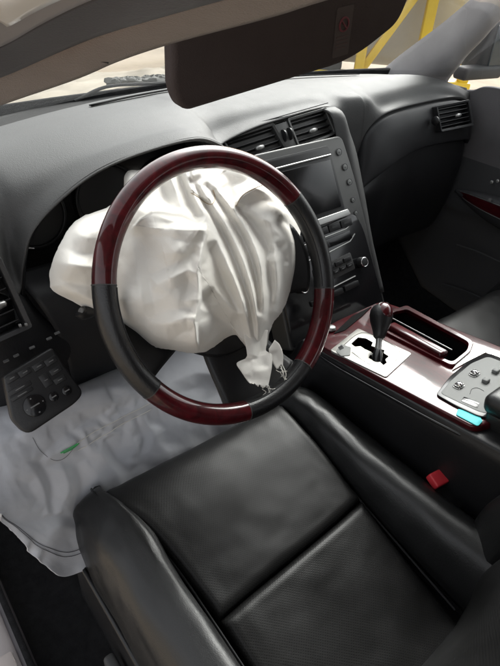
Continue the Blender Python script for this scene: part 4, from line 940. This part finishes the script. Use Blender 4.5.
def build_seat(label):
    seat = thing('car_seat', label, 'seat', (-.378, -.2, .05), 'front seats')
    # insert front panel: from the front roll to the cross seam
    xl0, xr0 = -.545, -.222
    def ins(y, z, dl=0, dr=0, crown=.006): return [A(xl0+dl, y, z+.004), A(xl0+dl+.06, y, z+crown*.4), A(-.383, y, z+crown*.2), A(xr0+dr-.06, y, z+crown*.4), A(xr0+dr, y, z+.004)]
    fr = [[p+A(0, 0, 0) for p in ins(.040, .235, -.022, .008)], ins(.055, .29, -.03, .006), ins(.040, .335, -.034, .004), ins(.008, .352, -.034, .002), ins(-.05, .347, -.012), ins(-.11, .334), ins(-.16, .322, .006, -.004), ins(-.200, .312, .010, -.006)]
    # the cross seam runs slightly askew to the seat's axis
    for k, row in enumerate(fr):
        for j, p in enumerate(row): p[1] += (-.022*(1-j/4)+.0)*max(0, (k-3)/4)
    patch('insert_panel', fr, M['perforated_leather'], seat, 70, 50, (0, 1, 1, 1), .02, .012, seed=1)
    bk = []
    for k, (y, z) in enumerate(((-.200, .312), (-.25, .302), (-.31, .290), (-.37, .280), (-.43, .273), (-.50, .27))):
        row = ins(y, z, .010, -.006-.010*k/2)
        for j, p in enumerate(row): p[1] += -.022*(1-j/4)*(1-k/5)
        bk.append(row)
    patch('insert_panel', bk, M['perforated_leather'], seat, 50, 50, (1, 0, 1, 1), .02, .012, seed=2)
    def bolster(sx, xin, xtop, xout, ztop, zin):
        rows_ = []
        for k, (y, dz, sc_) in enumerate(((.055, -.13, .55), (.065, -.07, .75), (.05, -.02, .92), (.015, .004, 1), (-.05, .006, 1), (-.14, .004, 1), (-.25, .004, 1), (-.36, .008, 1), (-.46, .012, 1))):
            zi = float(np.interp(-y, [-.06, -.01, .1, .2, .5], [.33, .346, .333, .305, .268]))
            xi = xin(y); xt = xtop; xo = xout
            rows_.append([A(xi, y, zi-.012+(dz if dz < -.01 else 0)), A(xi+(xt-xi)*.35, y, zi+(ztop-zi)*.82+dz), A(xt, y, ztop+dz), A(xo-(xo-xt)*.25, y, ztop-.018+dz), A(xo, y, ztop-.06+dz), A(xo+.004*sx, y, ztop-.12+dz*.6), A(xo-.006*sx, y, .16)])
        return patch('bolster', rows_, M['leather'], seat, 60, 44, (0, 0, 1, 0), .016, .012, seed=3+sx, noise=.0020, wrinkle=.0012)
    bolster(-1, lambda y: -.546 if y < -.05 else -.546-.03*min(1, (y+.05)/.05), -.585, -.632, .366, .34)
    bolster(1, lambda y: -.222-.012*min(1, max(0, -y/.4)), -.178, -.136, .368, .34)
    # seam welts
    tube('seam_welt', curve([A(-.576, .02, .346), A(-.560, -.04, .341), A(-.546, -.12, .326), A(-.541, -.22, .306), A(-.538, -.40, .275)], 40), .0016, M['stitch'], seat, 6)
    tube('seam_welt', curve([A(-.222, .02, .348), A(-.223, -.06, .337), A(-.227, -.2, .304), A(-.235, -.4, .274)], 40), .0016, M['stitch'], seat, 6)
    # backrest
    def br(y, z, xs): return [A(x, y+dy, z) for x, dy in xs]
    def brow_(y, z, lean, wdt=1, f=1):
        return [A(-.378-.255*wdt, y-.03, z), A(-.378-.262*wdt, y+.04*f, z), A(-.378-.225*wdt, y+.085*f, z), A(-.378-.17*wdt, y+.03*f, z), A(-.378-.08, y+.004, z), A(-.378+.08, y+.004, z), A(-.378+.17*wdt, y+.03*f, z), A(-.378+.225*wdt, y+.085*f, z), A(-.378+.262*wdt, y+.04*f, z), A(-.378+.255*wdt, y-.03, z)]
    B = [brow_(-.42, .25, 0, .92, .4), brow_(-.425, .31, 0, .95, .6), brow_(-.435, .38, 0, .98), brow_(-.47, .50, 0, 1), brow_(-.53, .64, 0, 1), brow_(-.60, .78, 0, .95), brow_(-.63, .86, 0, .8, .5), brow_(-.66, .87, 0, .7, .2)]
    C_ = np.array(B)
    patch('backrest_bolster', [[r[j] for r in B] for j in (0, 1, 2, 3)], M['leather'], seat, 30, 60, (0, 1, 0, 0), .016, .01, seed=8)
    patch('backrest_panel', [[r[j] for r in B] for j in (3, 4, 5, 6)], M['perforated_leather'], seat, 40, 60, (1, 1, 0, 0), .016, .01, seed=9)
    patch('backrest_bolster', [[r[j] for r in B] for j in (6, 7, 8, 9)], M['leather'], seat, 30, 60, (1, 0, 0, 0), .016, .01, seed=10)
    # plastic side valance, frame and adjuster handle
    sheet('side_valance', surf([[A(-.640, y, z) for y in (.04, -.1, -.3, -.5)] for z in (.235, .17, .10)], 8, 16), M['black_plastic'], seat, thick=.006, toward=A(-2, 0, .2))
    box('seat_base', A(-.378, -.2, .11), (X, Y, Z), (.46, .40, .10), M['black_plastic'], seat, .01)
    h_ = [at(116, 640, x=-.655), at(124, 652, x=-.658), at(136, 670, x=-.658)]
    hp = curve([A(-.655, -.10, .135), A(-.66, -.15, .145), A(-.66, -.21, .15)], 10)
    box('adjuster_handle', A(-.657, -.155, .16), (nrm(A(0, 1, -.05)), Z, -X), (.10, .026, .018), M['mesh_mid'], seat, .006, 3)
    return seat
seat = build_seat('black perforated leather driver seat in front of the steering wheel')
def copy_thing(root, off, label):
    r = root.copy(); COL.objects.link(r); r.location = Vector(root.location)+Vector(off); r['label'] = label
    for ch in root.children:
        c = ch.copy(); COL.objects.link(c); c.parent = r; c.matrix_parent_inverse = ch.matrix_parent_inverse.copy()
        for g in ch.children:
            d = g.copy(); COL.objects.link(d); d.parent = c
    return r
copy_thing(seat, (.765, 0.0, 0.0), 'black leather passenger seat beyond the centre console')

# seat belt buckle
bk = thing('belt_buckle', 'red and black seat belt buckle between driver seat and console', 'buckle', (-.125, -.30, .33))
bc = at(440, 478, pl=(A(-.128, -.275, .372), nrm(A(-.3, .1, 1))))
bx = (nrm(A(.15, 1, .35)), nrm(A(1, -.15, 0)), nrm(np.cross(A(.15, 1, .35), A(1, -.15, 0)))); bx = (bx[0], bx[1], -bx[2] if bx[2][2] < 0 else bx[2])
box('release_button', bc, bx, (.024, .038, .016), M['buckle_red'], bk, .003, 3)
box('buckle_body', bc-bx[0]*.030-bx[2]*.022, bx, (.05, .040, .03), M['black_plastic'], bk, .005, 3)
tube('stalk', [bc-bx[0]*.05-bx[2]*.03, A(-.125, -.34, .27), A(-.125, -.36, .18)], .009, M['black_plastic'], bk, 8)

# ================================================================== centre console
con = thing('centre_console', 'burgundy lacquered centre console with silver shift plate, storage slot and grey switch panel', 'console', (0, -.1, .17))
CN = nrm(A(0, .15, 1)); CP0 = A(0, .04, .434)
cq = lambda x, y, h=0: at(x, y, pl=(CP0+CN*h, CN))
def cz(y): return .434+.15*(.04-y)
def cp(x, y, h=0): return A(x, y, cz(y))+CN*h
# body of the console
ctrl = []
for y in (.16, .115, .085, .06, -.05, -.15, -.25, -.32, -.45):
    z = cz(min(.10, y))-(.055 if y > .1 else 0); ctrl.append([A(-.128, y, .10), A(-.130, y, z-.10), A(-.131, y, z-.035), A(-.127, y, z-.012), A(-.119, y, z-.004), A(-.08, y, z-.004), A(.08, y, z-.004), A(.124, y, z-.004), A(.132, y, z-.012), A(.136, y, z-.035), A(.135, y, z-.10), A(.133, y, .10)])
cbody = sheet('console_body', surf(ctrl, 30, 60), M['black_plastic'], con, thick=.004, toward=A(0, 0, 3))
# wood panel
wl = [cq(320, 347, .006), cq(341, 358, .006), cq(400, 389, .006), cq(450, 415, .006), cq(481, 429, .006)]
F1 = lambda y: cp(-.121, y, .006)
wpts = [cp(-.118, .075, .006), cp(-.122, .02, .006), cp(-.122, -.10, .006), cp(-.121, -.20, .006), cp(-.119, -.285, .006), cp(-.09, -.296, .006), cp(.02, -.27, .006), cp(.126, -.27, .006), cp(.124, -.10, .006), cp(.120, .03, .006), cp(.112, .085, .006), cp(-.02, .085, .006)]
wood_panel = slab('wood_panel', rounded(wpts, [.012, .02, .02, .02, .012, .01, .01, .01, .02, .02, .02, .02]), CN, .012, M['console_wood'], con, .0035, 4)
tube('edge_strip', curve([cp(-.1265, .05, -.012), cp(-.1305, -.02, -.014), cp(-.1305, -.12, -.014), cp(-.1295, -.20, -.014), cp(-.126, -.27, -.014)], 30), .0026, M['gloss_black'], con, 8)
# front recess with lighter ring
slab('front_recess', rounded([cq(333, 334, .0075), cq(352, 316, .0075), cq(372, 306, .0075), cq(362, 316, .0075), cq(345, 330, .0075)], .004), CN, .003, M['well_black'], con, .0005)
lathe('lighter', cq(331, 329, .0085), CN, [(0, .010), (.004, .010), (.006, .008), (.007, .003)], M['silver_trim'], con, 20)
# shift gate
gate = slab('shift_plate', rounded([cq(330, 350, .0085), cq(358, 328, .0085), cq(412, 353, .0085), cq(386, 377, .0085)], .006), CN, .004, M['gate_metal'], con, .001)
slot = [(351, 343.5), (358, 337), (366, 338), (373, 342), (371.5, 345.5), (379, 348), (385, 350), (383.5, 352.5), (389, 356), (385.5, 359), (387, 362.5), (383.5, 365), (379, 360.5), (374, 360.5), (368.5, 357.5), (370, 354.5), (375, 355), (371, 351.5), (365, 349), (360.5, 346), (355, 346.5)]
so = rounded([cq(x, y, .009) for x, y in slot], .0015, 3)
for o_ in (gate, wood_panel, cbody): cut(o_, so, CN)
well('gate_slot', [p-CN*.0012 for p in so], CN, .028, M['well_black'], gate)
gl = [cq(x, y, .0093) for x, y in ((338, 350), (360, 333), (380, 338), (400, 352), (384, 369), (366, 362), (352, 352))]
tube('gate_line', curve(gl, 40), .0004, M['mesh_mid'], gate, 5)
slab('lock_cover', rounded([cq(336, 351, .0100), cq(341, 344, .0100), cq(351, 347, .0100), cq(350, 355, .0100), cq(341, 356, .0100)], .003), CN, .002, M['panel_grey'], gate, .0006)
slab('lock_hole', rounded([cq(338, 347, .0106), cq(342, 345, .0106), cq(344, 348, .0106), cq(340, 350, .0106)], .001), CN, .0005, M['gloss_black'], gate, 0)
# storage slot with its wooden sliding lid
so = rounded([cq(394, 311, .0070), cq(405, 309, .0070), cq(469, 342, .0070), cq(467, 350, .0070), cq(452, 362, .0070), cq(388, 330, .0070)], [.004, .004, .008, .006, .008, .004])
for o_ in (wood_panel, cbody): cut(o_, so, CN, .03, .08)
well('storage_well', so, CN, .055, M['well_black'], con)
ring_o = rounded([cq(390, 310, .012), cq(407, 305, .012), cq(474, 341, .012), cq(471, 351, .012), cq(453, 366, .012), cq(384, 331, .012)], [.006, .006, .012, .01, .012, .006]); ring_i = rounded([cq(393, 312, .012), cq(407, 309, .012), cq(469, 342, .012), cq(467, 350, .012), cq(452, 362, .012), cq(388, 330, .012)], [.006, .006, .012, .01, .012, .006])
ring_slab('slot_rim', ring_o, ring_i, CN, .008, M['console_wood'], con)
lid = box('slot_lid', (cq(391, 326, .014)+cq(444, 355, .014))/2, (nrm(cq(444, 355)-cq(391, 326)), np.cross(CN, nrm(cq(444, 355)-cq(391, 326))), CN), (np.linalg.norm(cq(444, 355)-cq(391, 326)), .022, .014), M['console_wood'], con, .005, 4)
tube('lid_strip', [cq(392, 318, .020), cq(452, 350, .020)], .0012, M['silver_trim'], con, 6)
# surround beside the slot, its glare put in as pale metal
slab('glare_trim', rounded([cq(474, 343, .0085), cq(520, 360, .0085), cq(505, 364, .0085), cq(486, 352, .0085), cq(468, 361, .0085), cq(452, 370, .0085)], .003), CN, .003, M['gate_metal'], con, .0006)
# switch panel
sw_o = [cq(x, y, .0105) for x, y in ((440, 393), (452, 379), (471, 363), (488, 356), (514, 366), (505, 395), (492, 414), (480, 412), (458, 402))]
swp = slab('switch_panel', rounded(sw_o, [.008, .012, .01, .01, .005, .005, .005, .008, .012]), CN, .006, M['panel_grey'], con, .0015, 3)
sw_r = [cq(x, y, .0098) for x, y in ((436, 394), (450, 376), (470, 359.5), (488, 352.5), (518, 364), (508, 397), (493, 418), (479, 416), (455, 405))]
slab('switch_surround', rounded(sw_r, [.008, .012, .01, .01, .005, .005, .005, .008, .012]), CN, .005, M['gloss_black'], con, .001)
gx1, gy1 = nrm(cq(474, 370)-cq(462, 378)), nrm(np.cross(CN, cq(474, 370)-cq(462, 378)))
for px, py in ((459, 386), (474.5, 374)):
    c = cq(px, py, .011)
    k = slab('seat_heat_dial', rounded([c-gx1*.010-gy1*.007+CN*.0006, c+gx1*.010-gy1*.007+CN*.0006, c+gx1*.010+gy1*.007+CN*.0006, c-gx1*.010+gy1*.007+CN*.0006], .005), CN, .002, M['gloss_black'], swp, .0004)
    lathe('dial_wheel', c-gx1*.004+CN*.0005, gx1, [(0, .0058), (.001, .0068), (.007, .0068), (.008, .0058)], M['chrome'], swp, 18)
    for s in (-1, 1): box('dial_rib', c+gx1*.0065*s+CN*.0018, (gx1, gy1, CN), (.0018, .009, .003), M['silver_trim'], swp, .0005, 1)
pr_ = [cq(x, y, .0110) for x, y in ((461, 401), (464, 396.5), (480, 402.5), (477.5, 408))]; slab('blank_switch', rounded(pr_, .002), CN, .001, M['gloss_black'], swp, .0003)
for px, py in ((486, 380.5), (496, 371)): box('rocker', cq(px, py, .013), (gx1, gy1, CN), (.012, .010, .007), M['panel_grey'], swp, .002, 3)
tube('panel_mark', curve([cq(470, 394, .0108), cq(472, 389, .0108), cq(478, 388, .0108), cq(484, 391, .0108)], 12), .0004, M['mesh_mid'], swp, 5)
# armrest box lid
cax = (X, nrm(A(0, 1, -.15)), CN)
box('armrest_lid', cp(.014, -.418, .034), cax, (.222, .29, .036), M['leather'], con, .015, 5)
box('armrest_box', cp(.014, -.420, .004), cax, (.212, .28, .040), M['leather'], con, .008, 3)
tape = slab('tape', rounded([cq(458, 408.5, .0078), cq(479, 415, .0078), cq(483, 421, .0078), cq(478, 426, .0078), cq(456, 414.5, .0078)], .004), CN, .0012, M['cyan_tape'], None, .0003); tag(tape, 'small turquoise tape stuck on the rear corner of the wooden console', 'tape')

# gear lever
lev = thing('gear_lever', 'black leather gear lever with burgundy wood insert standing in the shift gate', 'gear lever', tuple(cq(377, 360)))
lb, lt = cq(377, 361, .004), at(381, 319, pl=(A(-.03, -.02, .505), A(.60, .55, -.58)))
kc = lt; ax_ = nrm(kc-lb)
tube('shaft', curve([lb, lb*.6+kc*.4, kc], 10), [.0075, .0072, .007, .0065, .006, .006, .006, .006, .006, .006], M['silver_trim'], lev, 12)
lathe('boot', lb-ax_*.004, ax_, [(0, .011), (.010, .0105), (.022, .008), (.026, .0065)], M['gloss_black'], lev, 18)
Lk = np.linalg.norm(kc-lb)
lathe('knob', lb, ax_, [(Lk-.040, .0065), (Lk-.036, .0105), (Lk-.024, .0135), (Lk-.006, .0195), (Lk+.006, .0215), (Lk+.016, .0205), (Lk+.023, .016), (Lk+.027, .009), (Lk+.028, .001)], M['wheel_leather'], lev, 30)
side = nrm(A(.12, -.43, .85)); side = nrm(side-ax_*(side@ax_)*.2)
ic = lb+ax_*(Lk+.010)+side*.0105
u_ = nrm(np.cross(side, ax_)); v_ = np.cross(side, u_); V = []; F = []
nn, mm_ = 10, 24
for i in range(nn):
    ph = math.pi/2*i/(nn-1)
    for k in range(mm_): th = 2*math.pi*k/mm_; V.append(ic+side*.0125*math.cos(ph)+(u_*math.cos(th)*.0150+v_*math.sin(th)*.0185)*math.sin(ph))
put('wood_insert', mesh(V, gfaces(nn, mm_, cv=True), ang=60), M['burgundy_wood'], lev)
tube('insert_ring', [ic+(u_*math.cos(t)*.0152+v_*math.sin(t)*.0187)+side*.0004 for t in np.linspace(0, 2*math.pi, 30)], .0011, M['silver_trim'], lev, 6)

# ================================================================== sun visor
VY = -.03
vis_pts = [at(174, 20, y=VY), at(174, 90, y=VY+.006), at(187, 113, y=VY+.008), at(352, 61, y=VY+.008), at(398, 24, y=VY+.006), at(412, -4, y=VY), at(420, -40, y=VY-.01), at(180, -15, y=VY-.01)]
vn_ = nrm(np.cross(vis_pts[1]-vis_pts[0], vis_pts[3]-vis_pts[0])); vn_ = vn_ if vn_@(CAM-vis_pts[0]) > 0 else -vn_
pl_ = (vis_pts[0], vn_); vis_pts = [at(x, y, pl=pl_) for x, y in ((173, 20), (174, 92), (184, 113), (353, 61), (399, 24), (411, -4), (420, -40), (176, -40))]
visor = thing('sun_visor', 'dark brown sun visor folded down above the steering wheel', 'sun visor', tuple(vis_pts[6]))
vb = slab('visor_board', rounded(vis_pts, [.01, .02, .022, .04, .04, .02, .01, .01], 8), vn_, .016, M['visor_cloth'], visor, .006, 4)
ux = nrm(vis_pts[3]-vis_pts[2]); uy = np.cross(vn_, ux)
lc = at(343, 32, pl=(vis_pts[0]+vn_*.0006, vn_))
plain('visor_label', (.062, .050, .050), .6, .3); plain('visor_print', (.075, .05, .05), .6, .3); plain('visor_ring', (.13, .035, .045), .6, .3)
slab('warning_label', rounded([lc-ux*.013-uy*.026, lc+ux*.013-uy*.026, lc+ux*.013+uy*.026, lc-ux*.013+uy*.026], .002), vn_, .0005, M['visor_label'], vb, 0)
th = np.linspace(0, 2*math.pi, 30); tube('warning_ring', [lc+vn_*.0006+(ux*math.cos(t)+uy*math.sin(t))*.007+uy*.008 for t in th], .0011, M['visor_ring'], vb, 6)
tube('warning_bar', [lc+vn_*.0006+uy*.008+(ux-uy)*.005, lc+vn_*.0006+uy*.008-(ux-uy)*.005], .0011, M['visor_ring'], vb, 6)
for k in range(4): slab('print_line', [lc+vn_*.0004-ux*.010-uy*(.004+k*.004), lc+vn_*.0004+ux*(.010-.004*(k == 3))-uy*(.004+k*.004), lc+vn_*.0004+ux*(.010-.004*(k == 3))-uy*(.0055+k*.004), lc+vn_*.0004-ux*.010-uy*(.0055+k*.004)], vn_, .0003, M['visor_print'], vb, 0)

# ================================================================== sill
sill = thing('door_sill', 'grey door sill with metal scuff plate at the driver\'s feet', 'door sill', (-.76, -.1, .05))
ctrl = [[A(x, y, z) for y in (.45, .1, -.2, -.6)] for x, z in ((-.748, .03), (-.757, .075), (-.768, .092), (-.795, .095), (-.85, .085), (-.87, .04), (-.87, -.1))]
sheet('sill_trim', surf(ctrl, 30, 20), M['flange_paint'], sill, thick=.004, toward=A(-.7, 0, 3))
tube('sill_seal', curve([A(-.752, .4, .083), A(-.754, .1, .088), A(-.755, -.2, .088), A(-.755, -.6, .088)], 20), .010, M['weatherstrip'], sill, 10)
scp = slab('scuff_plate', rounded([A(-.770, .025, .0985), A(-.770, -.35, .0985), A(-.81, -.35, .0985), A(-.81, .025, .0985)], .004), Z, .003, M['scuff_plate'], sill, .001)
text('scuff_letter', 'L', .035, A(-.785, -.012, .0987), nrm(A(.15, -1, 0)), nrm(A(1, .15, 0)), M['mesh_mid'], scp)

# ================================================================== outside
# wiper and cowl panel behind the glass
cow = thing('cowl_panel', 'dark ribbed cowl panel with wiper arm outside the windscreen base', 'cowl', (0, .7, .74))
xs = np.linspace(-.7, .7, 30)
P = np.array([[A(x, cowl(x)+.03, .755), A(x, cowl(x)+.07, .765), A(x, cowl(x)+.14, .755), A(x, cowl(x)+.17, .72)] for x in xs])
sheet('cowl_grille', surf(P, 60, 12), M['rubber'], cow, thick=.004, toward=A(0, .7, 3))
tube('wiper_arm', curve([A(-.30, cowl(-.30)+.09, .765), A(-.22, cowl(-.22)+.075, .785), A(-.1, cowl(-.1)+.05, .782), A(.08, cowl(.08)+.035, .776)], 20), .0035, M['rubber'], cow, 8)
# crumpled pale bonnet
cx, cyv = np.meshgrid(np.linspace(-.72, .72, 70), np.linspace(0, 1, 60), indexing='ij')
yy = cowl(cx)+.18+cyv*.9; zz_ = .735-.03*cyv-.16*cyv**2+.012*np.abs(fbm(cx*6, cyv*5, 31, 4))-.05*(cx/.72)**2
zz_ += .05*np.exp(-((cx-.20)/.20)**2-((cyv-.14)/.07)**2)*(1+.5*fbm(cx*22, cyv*16, 37, 3))
plain('bonnet_paint', (.36, .32, .26), .85, .2, var=.25, vscale=7, coat=0)
tag(sheet('bonnet', np.stack([cx, yy, zz_], -1), M['bonnet_paint'], thick=.003, toward=A(0, 1, 4)), 'pale crumpled car bonnet beyond the windscreen', 'bonnet')
# heap of torn grey trim on the bonnet
hp = thing('torn_trim', 'torn grey trim and foam lying on the bonnet behind the windscreen', 'wreckage', (.18, .86, .74))
for k in range(22):
    px = 113+k*3.0+random.uniform(-1, 1); c = at(px, 82-.5*k*.5+random.uniform(-2, 2), y=.80+.02*random.random()); r_ = .007+.009*random.random(); V = []
    nn, mm_ = 9, 12
    for i in range(nn):
        for j in range(mm_):
            a_, b_ = math.pi*i/(nn-1), 2*math.pi*j/mm_; d_ = A(math.sin(a_)*math.cos(b_)*1.9, math.sin(a_)*math.sin(b_), math.cos(a_)*.7)
            V.append(c+d_*r_*(1+.35*math.sin(3*b_+k)*math.sin(2*a_+k)+random.uniform(-.12, .12)))
    put('torn_piece', mesh(V, gfaces(nn, mm_, cv=True), ang=35), M['dust_grey'], hp)
# distant parked pickup, grey
def vehicle(name, label, c, yaw, dims, mat, cat):
    t = thing(name, label, cat, tuple(c)); ex = A(math.cos(yaw), math.sin(yaw), 0); ey = A(-math.sin(yaw), math.cos(yaw), 0); L, W_, H_ = dims
    c = np.asarray(c)
    box('body', c+Z*H_*.36, (ex, ey, Z), (L, W_, H_*.42), mat, t, .12, 3)
    box('cabin', c+Z*H_*.76-ex*L*.05, (ex, ey, Z), (L*.45, W_*.92, H_*.42), mat, t, .14, 3, (.78, .85))
    for s in (-1, 1): box('window', c+Z*H_*.78-ex*L*.05+ey*s*(W_*.445), (ex, ey, Z), (L*.34, .03, H_*.24), M['far_glass'], t, .02, 1, (1, 1))
    for a_ in (-.31, .31):
        for s in (-1, 1): lathe('wheel', c+ex*L*a_+ey*s*(W_*.5-.12)+Z*.34, ey*s, [(-.1, .1), (-.1, .33), (.1, .33), (.12, .30), (.12, .1)], M['rubber'], t, 20)
    return t
vehicle('parked_pickup', 'dusty grey vehicle parked on the yard beyond the windscreen', A(9.5, 17.5, GZ), R(155), (4.6, 1.8, 1.5), M['far_paint'], 'vehicle')
# yellow loader standing close by on the passenger side
ld = thing('yellow_loader', 'yellow machine frame with dark tyres on the yard beyond the passenger windscreen corner', 'loader', (3.9, 3.1, GZ))
lx, ly = nrm(A(.70, -.72, 0)), nrm(A(.72, .70, 0)); lc_ = A(3.75, 3.05, 0)
def lp(u, v, z): return lc_+lx*u+ly*v+Z*z
box('lower_beam', lp(-.25, 0, -.02), (lx, ly, Z), (2.0, .16, .20), M['yellow_paint'], ld, .02)
box('upper_beam', lp(-.25, 0, 1.02), (lx, ly, Z), (2.0, .16, .22), M['yellow_paint'], ld, .02)
for u in (-1.1, -.28, .26, .68): box('post', lp(u, 0, .5), (lx, ly, Z), (.09, .12, .86), M['yellow_paint'], ld, .012)
for u in (-.02, .58): box('brace', lp(u, .005, .5), (nrm(lx*.5+Z*.86), ly, nrm(Z*.5-lx*.86)), (.92, .08, .07), M['yellow_paint'], ld, .01)
box('tank', lp(-.25, .55, .5), (lx, ly, Z), (1.8, .6, .8), M['far_paint'], ld, .1, 3)
box('engine_cover', lp(-.3, .5, 1.6), (lx, ly, Z), (1.6, 1.2, .9), M['yellow_paint'], ld, .1, 3)
for u, v_ in ((-.95, .1), (-.95, 1.0)):
    lathe('wheel', lp(u, v_, GZ+.52), -ly, [(-.2, .2), (-.2, .50), (.12, .51), (.16, .46), (.16, .28)], M['rubber'], ld, 28)
    lathe('wheel_rim', lp(u, v_-.1, GZ+.52), -ly, [(0, .1), (0, .27), (.05, .29), (.06, .24), (.04, .1)], M['yellow_paint'], ld, 24)
